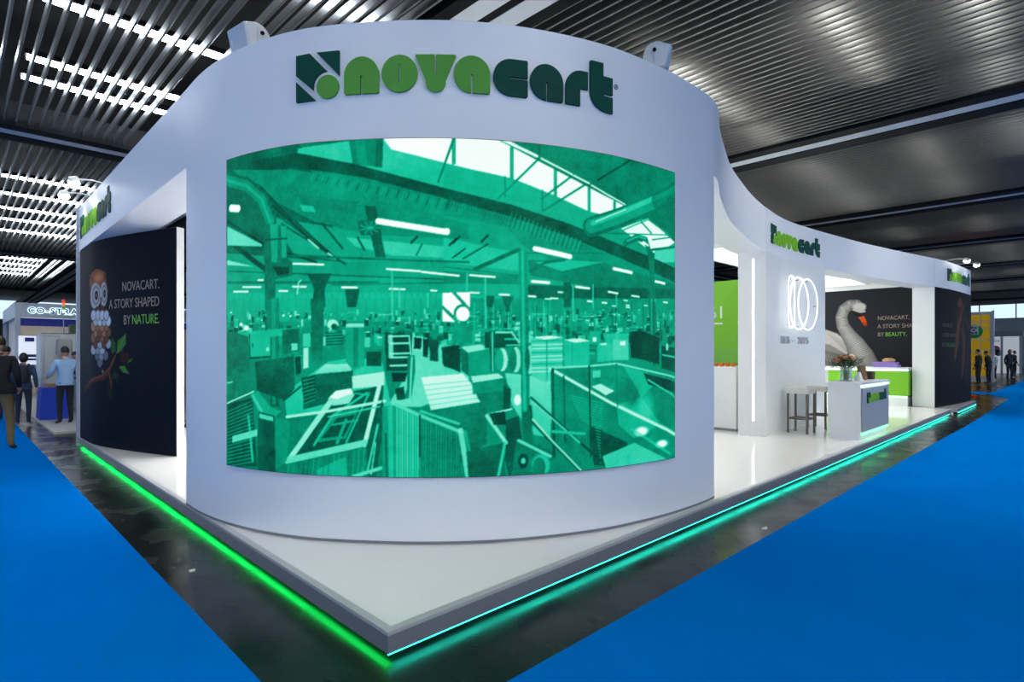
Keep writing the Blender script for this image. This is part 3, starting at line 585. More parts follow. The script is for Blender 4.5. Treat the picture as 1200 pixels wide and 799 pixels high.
    for k in range(5): L_(4, [(-90+k*8, 385+k*22), (110+k*18, 365+k*18)], 4, .74)
    P_(3, [(780, 470), (885, 520), (885, 800), (780, 800)], .5); P_(3, [(890, 510), (1062, 590), (1062, 800), (880, 800)], .3); P_(4, [(-60, 560), (75, 590), (75, 800), (-100, 800)], .3)
    for k in range(9): x = 785+k*11.5; L_(3, [(x, 480+k*4.4), (x, 795)], 4, .74)
    for k in range(16): x = 890+k*11.2; L_(3, [(x, 515+k*4.8), (x-3, 795)], 4, .44 if k % 2 else .5)
    L_(3, [(780, 470), (885, 518), (1062, 590)], 16, .72); L_(3, [(890, 500), (1055, 555)], 12, .66); L_(3, [(885, 520), (885, 700)], 9, .14); L_(4, [(75, 585), (110, 800)], 24, .8, .9); L_(4, [(95, 590), (140, 790)], 12, .5)
    # boxes and reels
    P_(4, [(75, 218), (110, 240), (112, 345), (78, 320)], .3); P_(4, [(108, 238), (200, 225), (205, 330), (112, 345)], .44); P_(4, [(75, 214), (165, 203), (202, 222), (108, 240)], .8); P_(4, [(0, 215), (70, 205), (62, 320), (0, 300)], .12); P_(4, [(90, 145), (140, 145), (140, 205), (92, 205)], .52); P_(4, [(40, 110), (125, 110), (125, 200), (45, 200)], .4, .8)
    P_(4, [(124, 372), (262, 352), (298, 405), (290, 490), (195, 512), (150, 440)], .34); P_(4, [(120, 345), (240, 332), (266, 352), (130, 374)], .84); P_(4, [(262, 385), (298, 405), (292, 488), (262, 495)], .2); P_(4, [(125, 378), (262, 356), (262, 410), (130, 425)], .42); L_(4, [(200, 512), (300, 490)], 7, .9)
    P_(4, [(180, 150), (290, 140), (330, 170), (335, 212), (180, 222)], .16); L_(4, [(230, 150), (300, 150), (332, 195)], 9, .8); L_(4, [(270, 180), (335, 180)], 6, .75); L_(4, [(276, 208), (335, 206)], 6, .75); P_(4, [(200, 150), (222, 150), (222, 325), (205, 325)], .24); L_(4, [(214, 150), (216, 320)], 6, .75)
    for x, rx, ry, l in [(258, 24, 52, .84), (246, 18, 48, .5), (318, 22, 58, .8), (306, 16, 52, .34), (380, 18, 66, .78), (368, 12, 56, .3)]: E_(4, x, 272, rx, ry, l)
    P_(4, [(382, 178), (525, 172), (524, 345), (450, 372), (388, 345)], .68)
    for k in range(9): L_(4, [(388, 190+k*17), (522, 186+k*17)], 5, .9 if k % 3 else .45, .85)
    L_(4, [(455, 180), (455, 365)], 5, .45); P_(4, [(385, 172), (470, 165), (525, 172), (450, 182)], .93)
    P_(4, [(528, 188), (642, 188), (640, 296), (530, 300)], .6); P_(4, [(528, 183), (600, 176), (645, 188), (580, 196)], .9); L_(4, [(566, 195), (566, 298)], 4, .45)
    P_(4, [(675, 205), (742, 202), (742, 276), (676, 282)], .62); P_(4, [(675, 200), (720, 196), (742, 203), (700, 208)], .88); P_(4, [(700, 155), (815, 155), (815, 270), (745, 272)], .62, .9); P_(4, [(745, 182), (812, 182), (815, 272), (745, 275)], .68); P_(4, [(775, 190), (800, 190), (800, 208), (775, 208)], .93)
    P_(4, [(820, 150), (870, 140), (950, 175), (950, 292), (870, 270), (825, 262)], .14); P_(4, [(640, 145), (690, 145), (690, 200), (645, 200)], .55); P_(4, [(655, 172), (672, 172), (672, 192), (655, 192)], .9); P_(4, [(960, 210), (1030, 220), (1030, 330), (960, 310)], .2); L_(4, [(965, 250), (1030, 262)], 7, .75); E_(4, 985, 215, 10, 20, .8)
    # glazed cell with moving robot, lower right
    P_(4, [(470, 310), (640, 300), (1030, 420), (1030, 730), (700, 800), (480, 740)], .36, .9); P_(4, [(640, 310), (780, 310), (770, 420), (640, 400)], .42); P_(4, [(655, 320), (690, 318), (690, 350), (655, 352)], .7); P_(4, [(650, 390), (690, 378), (752, 410), (715, 430)], .86); P_(4, [(790, 300), (900, 330), (920, 390), (870, 440), (840, 380)], .6, .8); P_(4, [(880, 330), (1030, 370), (1030, 420), (900, 380)], .12)
    P_(4, [(640, 560), (810, 640), (800, 745), (660, 740)], .16); P_(4, [(760, 470), (870, 440), (960, 560), (840, 620), (770, 560)], .58, .8); E_(4, 830, 430, 60, 70, .3, .8, .5); E_(4, 890, 480, 70, 90, .68, .7, .6); P_(4, [(700, 700), (840, 640), (1000, 720), (830, 760), (720, 770)], .66); P_(4, [(900, 620), (1030, 700), (1030, 590), (950, 540)], .4)
    E_(4, 872, 590, 60, 30, .97, 1, .5); E_(4, 962, 645, 60, 26, .97, 1, .5); L_(4, [(830, 580), (1000, 690)], 14, .7, .7); L_(4, [(780, 480), (1030, 600)], 12, .75)
    for k in range(10): L_(4, [(560+k*5, 430+k*12), (700, 465+k*12)], 4, .62, .7)
    for k in range(14): L_(4, [(665+k*2, 560+k*13), (690, 565+k*13)], 4, .55)
    L_(4, [(470, 312), (740, 465), (1030, 605)], 14, .88); L_(4, [(470, 308), (640, 300), (760, 288), (1030, 350)], 9, .8); L_(4, [(480, 315), (486, 700)], 14, .2); L_(4, [(528, 345), (535, 640)], 8, .2); L_(4, [(640, 300), (648, 700)], 10, .16); L_(4, [(760, 290), (765, 480)], 6, .3); L_(4, [(900, 360), (1030, 440)], 8, .7)
    L_(4, [(385, 440), (690, 720)], 10, .12); L_(4, [(390, 455), (600, 640)], 7, .75); L_(4, [(380, 480), (385, 540), (480, 640), (605, 765)], 16, .2); L_(4, [(390, 535), (490, 645), (608, 765)], 7, .9); L_(4, [(480, 590), (620, 600)], 12, .62)
    P_(4, [(275, 540), (330, 520), (345, 640), (290, 800), (270, 720)], .18); P_(4, [(345, 500), (385, 500), (395, 640), (350, 660)], .3); P_(4, [(320, 620), (480, 680), (470, 800), (300, 800)], .3); L_(4, [(330, 630), (470, 700)], 14, .75); E_(4, 430, 740, 50, 60, .7, .8, .3); E_(4, 420, 750, 30, 46, .3); E_(4, 350, 720, 24, 34, .1); E_(4, 350, 720, 10, 14, .7); P_(4, [(100, 680), (260, 640), (275, 800), (110, 800)], .26); L_(4, [(190, 520), (275, 640)], 16, .8); L_(4, [(270, 640), (240, 790)], 12, .66); P_(4, [(200, 510), (270, 500), (275, 560), (220, 560)], .1); E_(4, 325, 450, 18, 28, .95, 1, .3)
    # the company emblem shown as a white mark
    def EM(p): return [FS(519+x*31.5, 377-y*34) for x, y in p]
    pic.poly(EM(sub([(0, 0), (1, 0), (1, 1), (0, 1)])), .38, .55)
    for poly in emblem(): pic.poly(EM(poly), 1.0)
    pic.blur(1)
    for cell, amp in ((4, .03), (16, .028), (48, .035)):        # uneven tones of a photographed hall
        g = RNG.standard_normal((pic.h//cell+3, pic.w//cell+3)); Y, X = np.mgrid[0:pic.h, 0:pic.w]/cell; i = Y.astype(int); j = X.astype(int); a = (Y-i); b_ = (X-j); a = a*a*(3-2*a); b_ = b_*b_*(3-2*b_)
        n_ = (g[i, j]*(1-b_)+g[i, j+1]*b_)*(1-a)+(g[i+1, j]*(1-b_)+g[i+1, j+1]*b_)*a; l = pic.a[..., 0]; pic.a[..., 0] = l+n_*amp*np.clip(1-l, 0, .8)
    # edge fall-off at the picture's own dark corners and faint panel lines
    pic.a = np.clip(pic.a, 0, 1)
def emblem():
    main = [(0, .56), (0, .99), (.33, 1)]+arc(.73, .27, .33, .33, 92, 190, 8)
    return [main, [(.49, 1), (1, 1), (1, .47)], [(0, .43), (.46, 0), (0, 0)], arc(.74, .26, .25, .25, 0, 345, 22)]
screen_picture()
s0_, s1_ = 7.123, 11.158
scr = thing('led_screen', 'huge curved screen showing a green-tinted factory hall', 'screen')
def fscr(a, t): p = FRONT.pt(s0_+(s1_-s0_)*a, .022); return (p[0], p[1], .66+2.49*t)
print_grid('display', fscr, (4.035, 2.49), 520, 372, pic, mat_print('screen_picture', SCREEN_STRENGTH, .35), scr, RAMP)
ribbon(FRONT, s0_-.004, s1_+.004, .656, 3.154, .020, .001, .05, 'screen_body', BLACK, scr)

# ------------------------------------------------------------------ logo lettering
def letters():
    """(name, colour index, loops, x offset), x-height = 1"""
    n = [[(.03, 0), (.46, 0), (.46, .48), (.505, .48), (.505, 0), (.94, 0), (.97, .03)]+arc(.485, .5, .485, .5, 0, 180, 18)+[(0, .03)]]
    o = [arc(.49, .5, .49, .5, 0, 345, 23), [(.465, .24), (.515, .24), (.515, .76), (.465, .76)]]
    v = [[(.02, 1), (.505, 1), (.505, .5), (.555, .5), (.555, 1), (1.06, 1), (1.08, .97)]+arc(.54, .27, .27, .27, 10, -190, 12)+[(0, .97)]]
    a = [[(.975, .03), (.98, .5)]+arc(.49, .5, .49, .5, 0, 262, 24)+[(.465, 0), (.465, .5), (.515, .5), (.515, 0), (.95, 0)]]
    c = [[(.93, 0), (.96, .03), (.96, .47), (.46, .47), (.46, .52), (.96, .52), (.96, .97), (.93, 1)]+arc(.5, .5, .5, .5, 90, 270, 16)]
    r = [[(.02, 0), (.45, 0), (.45, .5), (.7, .5), (.7, 1), (.5, 1)]+arc(.5, .5, .5, .5, 92, 180, 9)+[(0, .02)]]
    t = [[(.02, 1.37), (.44, 1.37), (.44, 1), (.77, 1), (.77, .5), (.46, .5), (.46, .43), (.77, .43), (.77, -.03)]+arc(.6, .5, .6, .53, 268, 180, 10)+[(0, 1.35)]]
    E = 1.29; em = [[(x*E, y*E-.08) for x, y in p] for p in emblem()]
    out = [('emblem_piece', 0, [em[0]], 0), ('emblem_piece', 0, [em[1]], 0), ('emblem_piece', 0, [em[2]], 0), ('emblem_disc', 1, [em[3]], 0)]
    for nm, ci, l, x in [('letter_n', 1, n, 1.433), ('letter_o', 1, o, 2.476), ('letter_v', 1, v, 3.393), ('letter_a', 1, a, 4.411), ('letter_c', 0, c, 5.469), ('letter_a', 0, a, 6.498), ('letter_r', 0, r, 7.556), ('letter_t', 0, t, 8.338)]: out.append((nm, ci, l, x))
    return out
def logo(label, put, k, mats, depth=.02, ring=False):
    g = thing('logo_sign', label, 'sign')
    for nm, ci, loops, x in letters():
        vs, fs = prism([[(p[0]*k+x*k, p[1]*k) for p in l] for l in loops], depth)
        MB().add(put(vs), fs).build(nm, mats[ci], g)
    if ring:
        vs, fs = prism([[(9.28*k+p[0], .82*k+p[1]) for p in arc(0, 0, .021, .021, 0, 345, 23)], [(9.28*k+p[0], .82*k+p[1]) for p in arc(0, 0, .017, .017, 0, 345, 23)]], .004)
        MB().add(put(vs), fs).build('registered_ring', LOGO_D, g)
        vs, fs = text_verts('R', .026, .004, 'CENTER'); MB().add(put([(x+9.28*k, y+.82*k-.009, z) for x, y, z in vs]), fs).build('registered_letter', LOGO_D, g)
    return g
logo('big NOVACART lettering in dark and leaf green above the screen', lambda vs: on_path(vs, FRONT, 7.904, 3.492, .001), .2745, (LOGO_D, LOGO_L), ring=True)
logo('NOVACART lettering on the left header under two spotlights', lambda vs: on_path(vs, FRONT, .22, 3.50, .001), .274, (LOGO_D, LOGO_Y), .012)
logo('NOVACART lettering on the header above the neon sign', lambda vs: on_path(vs, FRONT, sP0+.3, 3.50, .005), .262, (LOGO_D, LOGO_Y), .012)
logo('small far NOVACART lettering above the dark end panel', lambda vs: on_path(vs, FRONT, FRONT.L-2.62, 3.54, .005), .26, (LOGO_D, LOGO_Y), .012)

# ------------------------------------------------------------------ printed panels
def panel_text(name, put, lines, size, gap, align, mats, parent, xs=1.0):
    y = 0
    for body in lines:
        segs = body if isinstance(body, list) else [(body, 0)]
        if len(segs) == 1: MB_text(name, put, segs[0][0], size, align, 0, y, mats[segs[0][1]], parent, xs)
        else:
            wa = text_w(segs[0][0], size)*xs; wb = text_w(segs[1][0], size)*xs
            if align == 'RIGHT': MB_text(name, put, segs[1][0], size, 'RIGHT', 0, y, mats[1], parent, xs); MB_text(name, put, segs[0][0], size, 'RIGHT', -wb-size*.25, y, mats[0], parent, xs)
            else: MB_text(name, put, segs[0][0], size, 'LEFT', 0, y, mats[0], parent, xs); MB_text(name, put, segs[1][0], size, 'LEFT', wa+size*.25, y, mats[1], parent, xs)
        y -= gap
def text_w(body, size): vs, _ = text_verts(body, size); return max(v[0] for v in vs)-min(v[0] for v in vs)
def MB_text(name, put, body, size, align, x, y, m, parent, xs, bold=.0):
    vs, fs = text_verts(body, size, .002, align, bold, xs); return MB().add(put([(a+x, b_+y, c) for a, b_, c in vs]), fs).build(name, m, parent)
PRN = mat_print('poster_print', 0, .5)
# owl
FO = Flat([94.4, 98.8, 104.0, 110.8, 121.3, 134.9, 151.1, 168.5, 187.1, 206.8], [0, .357, .714, 1.071, 1.428, 1.786, 2.143, 2.5, 2.857, 3.214], [293.0, 289.7, 286.3, 282.9, 279.7, 276.7, 274.0, 271.2, 268.4, 265.6], [512.6, 515.3, 518.1, 520.9, 523.5, 525.9, 528.1, 530.4, 532.7, 535.0], 3.14)
op = Pic(0, 0, 321.4, 314, 2, [17/255, 22/255, 33/255])
def o_(pts): return [FO(100+x*.2254, 300+y*.2254) for x, y in pts]
def rgb(*c): return [q/255 for q in c]
def oe(x, y, rx, ry, c, al=1, soft=0):
    (a, b_), (a2, b2) = o_([(x-rx, y-ry), (x+rx, y+ry)]); op.ell((a+a2)/2, (b_+b2)/2, (a2-a)/2, (b2-b_)/2, c, al, soft)
oe(150, 480, 330, 380, rgb(17, 24, 37), .6, .8)
oe(72, 172, 50, 74, rgb(62, 40, 34)); oe(68, 128, 44, 48, rgb(140, 84, 56)); oe(72, 112, 30, 26, rgb(196, 122, 82), 1, .6); op.poly(o_([(22, 92), (36, 105), (42, 125), (30, 118)]), rgb(96, 60, 44)); op.poly(o_([(100, 110), (108, 66), (112, 110), (104, 132)]), rgb(90, 56, 42)); 
for x, rx in ((57, 27), (99, 18)):
    oe(x, 207 if x < 80 else 198, rx, 62, rgb(176, 178, 182)); oe(x+2, 204 if x < 80 else 196, rx*.75, 46, rgb(118, 120, 126)); oe(x+2, 204 if x < 80 else 196, rx*.6, 36, rgb(172, 172, 176)); oe(x+3, 203 if x < 80 else 195, rx*.38, 22, rgb(26, 24, 26)); oe(x+3, 203 if x < 80 else 195, rx*.18, 10, rgb(110, 105, 104))
op.poly(o_([(78, 215), (90, 215), (84, 262)]), rgb(140, 86, 52)); op.poly(o_([(40, 290), (60, 262), (100, 258), (122, 300), (130, 370), (120, 450), (100, 540), (80, 600), (74, 560), (54, 500), (36, 420)]), rgb(72, 42, 32))
def feather(x, y, w, h, c):
    oe(x, y, w*1.12, h*1.1, [q*.35 for q in c]); oe(x, y-1, w*.98, h*.98, c); oe(x+w*.15, y-h*.3, w*.5, h*.5, [min(1, q*1.15) for q in c], .6, .8)
for row, (y, c1, c2) in reversed(list(enumerate([(310, (188, 194, 204), (196, 200, 208)), (340, (180, 186, 198), (206, 210, 216)), (368, (150, 104, 78), (178, 124, 90)), (398, (164, 112, 84), (120, 78, 58)), (428, (104, 62, 46), (140, 92, 68)), (458, (110, 66, 48), (168, 174, 190)), (490, (150, 156, 172), (180, 186, 198)), (520, (104, 108, 122), (140, 146, 160)), (556, (60, 60, 70), (110, 112, 124))]))):
    for k in range(4 if row < 6 else (3 if row < 8 else 1)):
        x = 50+k*22+(11 if row % 2 else 0)+(8 if row > 6 else 0)+(24 if row > 7 else 0); feather(x-4, y-2, 13, 25, rgb(*(c1 if (k+row) % 2 else c2)))
op.line(o_([(0, 690), (40, 645), (100, 628), (125, 600), (150, 540), (165, 500), (200, 490)]), [9, 9, 8, 6, 4, 3, 2], rgb(84, 46, 32)); op.line(o_([(20, 655), (90, 622), (130, 580), (155, 520)]), 2.5, rgb(128, 74, 50)); op.ell(*o_([(92, 600)])[0], 3, 3, rgb(120, 112, 110)); op.line(o_([(125, 600), (135, 650), (140, 690)]), [3, 6, 3], rgb(120, 58, 34))
for pts, c in [([(170, 440), (214, 402), (212, 460), (186, 492), (165, 508)], (62, 116, 52)), ([(140, 418), (158, 450), (160, 495), (142, 510), (134, 470)], (40, 86, 46)), ([(176, 575), (205, 570), (230, 612), (200, 606)], (70, 128, 60)), ([(150, 600), (175, 610), (168, 640), (140, 636)], (28, 60, 34)), ([(222, 540), (252, 530), (240, 550), (220, 555)], (52, 96, 44)), ([(120, 640), (140, 700), (140, 765), (122, 730)], (24, 44, 34)), ([(190, 505), (225, 500), (225, 545), (195, 560), (178, 540)], (54, 32, 34)), ([(160, 640), (175, 655), (165, 665)], (30, 60, 36))]: op.poly(o_(pts), rgb(*c))
op.line(o_([(168, 500), (210, 410)]), 1, rgb(110, 160, 90)); op.blur(1)
ob = thing('owl_panel', 'dark print of a copper and white owl on a branch', 'poster')
def fo(a, t): p = OWLP.pt(OWLP.L*a, .004); return (p[0], p[1], DK+.004+(3.13)*t)
print_grid('print', fo, (3.214, 3.14), 200, 200, op, PRN, ob, ink=.95)
ribbon(OWLP, 0, OWLP.L, DK+.002, HB-.004, .002, -.003, .08, 'backing_board', POSTBLK, ob)
sT = float(np.interp(187.5, FO.xs, FO.ss))
panel_text('lettering', lambda vs: on_path(vs, OWLP, sT, 2.475, .006), ['NOVACART.', 'A STORY SHAPED', [('BY', 0), ('NATURE.', 1)]], .195, .242, 'RIGHT', (TAUPE, GREENTXT), ob, .80)
# swan
U_SW = 17.6
FW = Flat([928.8, 944.9, 961.6, 978.8, 996.6, 1015.1, 1034.2, 1054.0, 1074.5, 1095.8], [0, .411, .822, 1.233, 1.644, 2.056, 2.467, 2.878, 3.289, 3.7], [344.9, 343.8, 342.7, 341.5, 340.2, 338.9, 337.6, 336.2, 334.8, 333.3], [465.8, 466.6, 467.5, 468.4, 469.3, 470.3, 471.3, 472.3, 473.4, 474.5], 3.29)
sp = Pic(0, 0, 344, 329, 1.6, rgb(50, 52, 57))
def s_(pts): return [FW(960+x*.2127, 310+y*.2127) for x, y in pts]
sp.poly(s_([(-60, 300), (40, 358), (100, 378), (150, 420), (186, 470), (200, 520), (290, 560), (290, 640), (-60, 640)]), rgb(150, 147, 142)); sp.poly(s_([(-60, 330), (40, 362), (100, 382), (150, 424), (180, 470), (150, 495), (60, 440), (-60, 430)]), rgb(205, 202, 196))
for k in range(9): sp.line(s_([(-40+k*20, 470+k*6), (20+k*16, 470+k*4), (40+k*17, 545)]), 2.2, rgb(104, 102, 100), .8)
for k in range(6): sp.line(s_([(40+k*20, 375+k*10), (90+k*16, 420+k*9), (150+k*6, 480)]), 1.4, rgb(160, 156, 150), .8)
neck = [(250, 560), (232, 505), (200, 440), (160, 385), (132, 340), (122, 290), (138, 245), (170, 222), (205, 222), (235, 240)]; nw = [80, 70, 54, 42, 36, 33, 32, 32, 32, 24]
sp.line(s_(neck), [w_*.95 for w_ in nw], rgb(204, 202, 197), 1, .45)
for k in range(len(neck)-1):
    for j in range(7):
        t = j/7; x = neck[k][0]*(1-t)+neck[k+1][0]*t; y = neck[k][1]*(1-t)+neck[k+1][1]*t; dx = neck[k+1][0]-neck[k][0]; dy = neck[k+1][1]-neck[k][1]; l = math.hypot(dx, dy); w_ = (nw[k]*(1-t)+nw[k+1]*t)*.72
        sp.line(s_([(x-dy/l*w_, y+dx/l*w_), (x+dx/l*4, y+dy/l*4), (x+dy/l*w_, y-dx/l*w_)]), 1.3, rgb(96, 94, 90), .75)
sp.ell(*s_([(222, 232)])[0], 20, 13, rgb(208, 206, 200), 1, .3); sp.poly(s_([(182, 252), (222, 262), (240, 292), (226, 296), (190, 275)]), rgb(40, 38, 38)); sp.poly(s_([(182, 252), (196, 240), (250, 250), (258, 262), (225, 266)]), rgb(200, 198, 192)); sp.poly(s_([(214, 288), (248, 284), (262, 315), (264, 338), (246, 334), (232, 310)]), rgb(224, 96, 36)); sp.poly(s_([(238, 316), (262, 318), (264, 338), (248, 336)]), rgb(196, 60, 20)); sp.blur(1)
sb = thing('swan_panel', 'dark wall print of a white paper swan with orange beak', 'poster')
def fsw(a, t): return (U_SW-.012, 4.2-3.44*a, DK+3.29*t)
print_grid('print', fsw, (3.44, 3.29), 220, 200, sp, PRN, sb, ink=.7)
MB().box(U_SW-.011, U_SW-.001, .76, 4.2, DK, 3.45).build('backing_board', POSTBLK, sb)
cSW = float(np.interp(1028.5, FW.xs, FW.ss))
panel_text('lettering', lambda vs: on_plane(vs, (U_SW-.013, 4.2-cSW, 2.53), (0, -1, 0), (-1, 0, 0), 0), ['NOVACART.', 'A STORY SHAPED', [('BY', 0), ('BEAUTY.', 1)]], .165, .235, 'LEFT', (TAUPE, GREENTXT), sb, .83)
# dark figure
FE = Flat([1096.7, 1103.9, 1110.3, 1115.9, 1121.0, 1125.5, 1129.6, 1133.4, 1138], [0, .417, .835, 1.252, 1.669, 2.087, 2.504, 2.921, 3.42], [336.0, 337.2, 338.5, 339.7, 341.0, 342.2, 343.4, 344.6, 346], [477.6, 476.6, 475.5, 474.5, 473.5, 472.5, 471.5, 470.6, 469.4], 3.14)
ep = Pic(0, 0, 342, 314, 1.6, rgb(20, 20, 25))
def e_(pts): return [FE(1060+x*.25, 300+y*.25) for x, y in pts]
for pts, w_, c in [([(250, 225), (262, 212), (270, 240), (262, 290), (250, 340), (246, 400), (236, 480)], [10, 18, 12, 14, 22, 26, 10], (150, 88, 66)), ([(268, 350), (278, 430), (272, 500), (268, 570)], [16, 30, 24, 6], (128, 72, 54)), ([(270, 230), (282, 290), (300, 340), (305, 420)], [8, 14, 18, 8], (88, 54, 46)), ([(285, 400), (292, 480), (288, 560), (290, 610)], [12, 20, 16, 5], (84, 52, 46)), ([(300, 360), (308, 430), (310, 520), (306, 640)], [8, 12, 10, 5], (46, 36, 38))]: ep.line(e_(pts), [q*2.1 for q in w_], rgb(*[q*.8 for q in c]), .9, .75)
for pts in [[(258, 230), (256, 300), (248, 380), (240, 470)], [(270, 300), (280, 380), (276, 480), (270, 560)], [(246, 260), (252, 330)]]: ep.line(e_(pts), 8, rgb(150, 94, 74), .55)
ep.ell(*e_([(260, 222)])[0], 34, 14, rgb(118, 74, 58), 1, .6); ep.line(e_([(272, 245), (284, 220)]), 3, rgb(140, 90, 72)); ep.blur(6)
eb = thing('figure_panel', 'tall dark print of a draped copper figure on the end wall', 'poster')
sEa, sEb = sE0+.02, FRONT.L-.02
def fe(a, t): p = FRONT.pt(sEa+(sEb-sEa)*a, .014); return (p[0], p[1], DK+.01+3.12*t)
print_grid('print', fe, (3.42, 3.14), 160, 160, ep, PRN, eb, ink=.7)
ribbon(FRONT, sEa, sEb, DK+.006, HB-.003, .012, .001, .1, 'backing_board', POSTBLK, eb)
panel_text('lettering', lambda vs: on_path(vs, FRONT, sEa+.48, 2.27, .016), ['NOVACART.', 'A STORY SHAPED', [('BY', 0), ('CHALLENGE.', 1)]], .15, .26, 'LEFT', (mat('dim_taupe_print', (84, 74, 68), .6), mat('dim_green_print', (66, 108, 48), .6)), eb)

# ------------------------------------------------------------------ neon sign and years
ns = thing('neon_sign', 'glowing white neon 100 on the accent wall', 'sign')
NEON = mat('white_neon', (255, 255, 255), .5, emit=.85, ecol=(255, 250, 255)); ACR = mat('clear_acrylic_backing', (190, 198, 205), .15, alpha=.25)
s_n = FRONT.s_of(u=9.33, lo=12)
def np_(pts): return [(*FRONT.pt(s_n+x, .075), z) for x, z in pts]
def loop_tube(pts): p = np_(pts+pts[:2]); return MB().tube(p[:-1], .0125, 8, caps=False)
st = [(.15+.15*math.cos(a), 2.86+.14*math.sin(a)) for a in [PI*k/8 for k in range(9)]]+[(.15+.15*math.cos(a), 2.18+.14*math.sin(a)) for a in [PI+PI*k/8 for k in range(9)]]
for pts in (st, [(.50+.42*math.cos(a), 2.51+.49*math.sin(a)) for a in [2*PI*k/40 for k in range(40)]], [(.90+.42*math.cos(a), 2.51+.49*math.sin(a)) for a in [2*PI*k/40 for k in range(40)]]): loop_tube(pts).build('neon_tube', NEON, ns, smooth=60)
for x, z in [(.15, 2.95), (.15, 2.1), (.5, 2.95), (.5, 2.07), (1.3, 2.5), (.9, 2.95), (.9, 2.07)]:
    a = FRONT.pt(s_n+x, .001); b_ = FRONT.pt(s_n+x, .06); MB().tube([(*a, z), (*b_, z)], .012, 8).build('standoff', mat('chrome_standoff', (190, 190, 195), .2, metal=1), ns)
yr = thing('year_lettering', 'raised white 1925 to 2025 years below the neon sign', 'sign')
SILV = mat('satin_silver_letter', (190, 192, 198), .4)
x = -.24
for ch in '1925 – 2025':
    w_ = .12
    if ch != ' ': vs, fs = text_verts(ch, .19, .03); MB().add(on_path([(a+x, b_, c) for a, b_, c in vs], FRONT, s_n, 1.755, .002), fs).build('digit' if ch.isdigit() else 'dash', SILV, yr)
    x += w_

# ------------------------------------------------------------------ wall speakers and arm spotlights
SPK = mat('white_speaker_shell', (222, 224, 224), .4); SPG = mat('pale_speaker_grille', (196, 203, 212), .6, bump=.15, nscale=120)
def speaker(s, rz, label):
    p = FRONT.pt(s, -.13); g = thing('loudspeaker', label, 'speaker', (p[0], p[1], TOP+.001), rz, 'white loudspeakers on the curved wall')
    # D profile: flat front at -y, round back; extruded along x, tilted forward
    prof = [(-.10, -.10), (.0, -.115)]+[(.0+.115*math.cos(a), .115*math.sin(a)) for a in [(-90+k*180/10)*PI/180 for k in range(11)]]+[(-.10, .10)]
    M = Matrix.Rotation(math.radians(14), 4, 'X')
    def ring(x, k): return [tuple(M @ Vector((x, py*k, pz*k))+Vector((0, 0, .135))) for py, pz in prof]
    MB().loft([ring(-.135, .9), ring(-.12, 1), ring(.12, 1), ring(.135, .9)]).build('cabinet', SPK, g, smooth=35)
    gr = MB(); gr.box(-.118, .118, -.112, -.101, -.09, .09); gr.v = [tuple(M @ Vector(q)+Vector((0, 0, .135))) for q in gr.v]; go = gr.build('grille', SPG, g)
    bd = MB(); bd.box(-.09, -.075, -.116, -.112, -.02, .01); bd.v = [tuple(M @ Vector(q)+Vector((0, 0, .135))) for q in bd.v]; bd.build('badge', SPK, go)
    MB().box(-.146, -.136, -.02, .02, .0, .20).box(.136, .146, -.02, .02, .0, .20).box(-.146, .146, -.03, .03, 0, .012).build('bracket', SPK, g)
    for sx in (-1, 1): MB().tube([(sx*.146, .02, .165), (sx*.16, .02, .165)], .016, 8).build('knob', DARKSTEEL, g)
speaker(7.21, math.radians(-80), 'white loudspeaker on top of the curved wall left of the big lettering')
speaker(11.1, math.radians(32), 'white loudspeaker on top of the curved wall right of the big lettering')
BULB = mat('spotlight_lens', (255, 255, 250), .4, emit=14, ecol=(255, 253, 245)); LAMPB = mat('silver_lamp_body', (200, 203, 206), .3, metal=.5)
def arm_lamp(s, label, e=26, aim_z=3.3):
    p = FRONT.pt(s, -.53); q = FRONT.pt(s, .27); a = FRONT.pt(s, 0); g = thing('arm_spotlight', label, 'spotlight', (0, 0, 0), 0, 'arm spotlights along the header')
    MB().tube([(*p, TOP-.12), (*p, TOP+.10), (*FRONT.pt(s, .05), TOP+.14), (*FRONT.pt(s, .24), TOP+.12)], .011, 8).build('arm', LAMPB, g, smooth=50)
    d = Vector((a[0]-q[0], a[1]-q[1], aim_z-TOP-.06)).normalized(); c = Vector((*q, TOP+.09)); side = d.cross(Vector((0, 0, 1))).normalized(); up = side.cross(d)
    def rg(k, w_, h): return [tuple(c+d*k+side*x*w_+up*y*h) for x, y in ((-1, -1), (1, -1), (1, 1), (-1, 1))]
    MB().loft([rg(-.05, .05, .03), rg(-.03, .085, .055), rg(.03, .09, .06)]).build('lamp_head', LAMPB, g)
    MB().ellipsoid(c+d*.035, (.075, .075, .05), 12, 8).build('lens', BULB, g, smooth=60)
    l = lamp('lamp_light', 'SPOT', tuple(c+d*.07), e, (1, .98, .94), tuple(c+d*2), spot_size=math.radians(100), spot_blend=.6, shadow_soft_size=.05); l.parent = g
arm_lamp(1.55, 'bright arm spotlight on the left header, nearer of the pair', 22)
arm_lamp(.55, 'bright arm spotlight at the far end of the left header', 22)
arm_lamp(FRONT.L-1.9, 'arm spotlight above the far right lettering, nearer of the pair', 22)
arm_lamp(FRONT.L-.75, 'arm spotlight at the outermost end of the right header', 22)

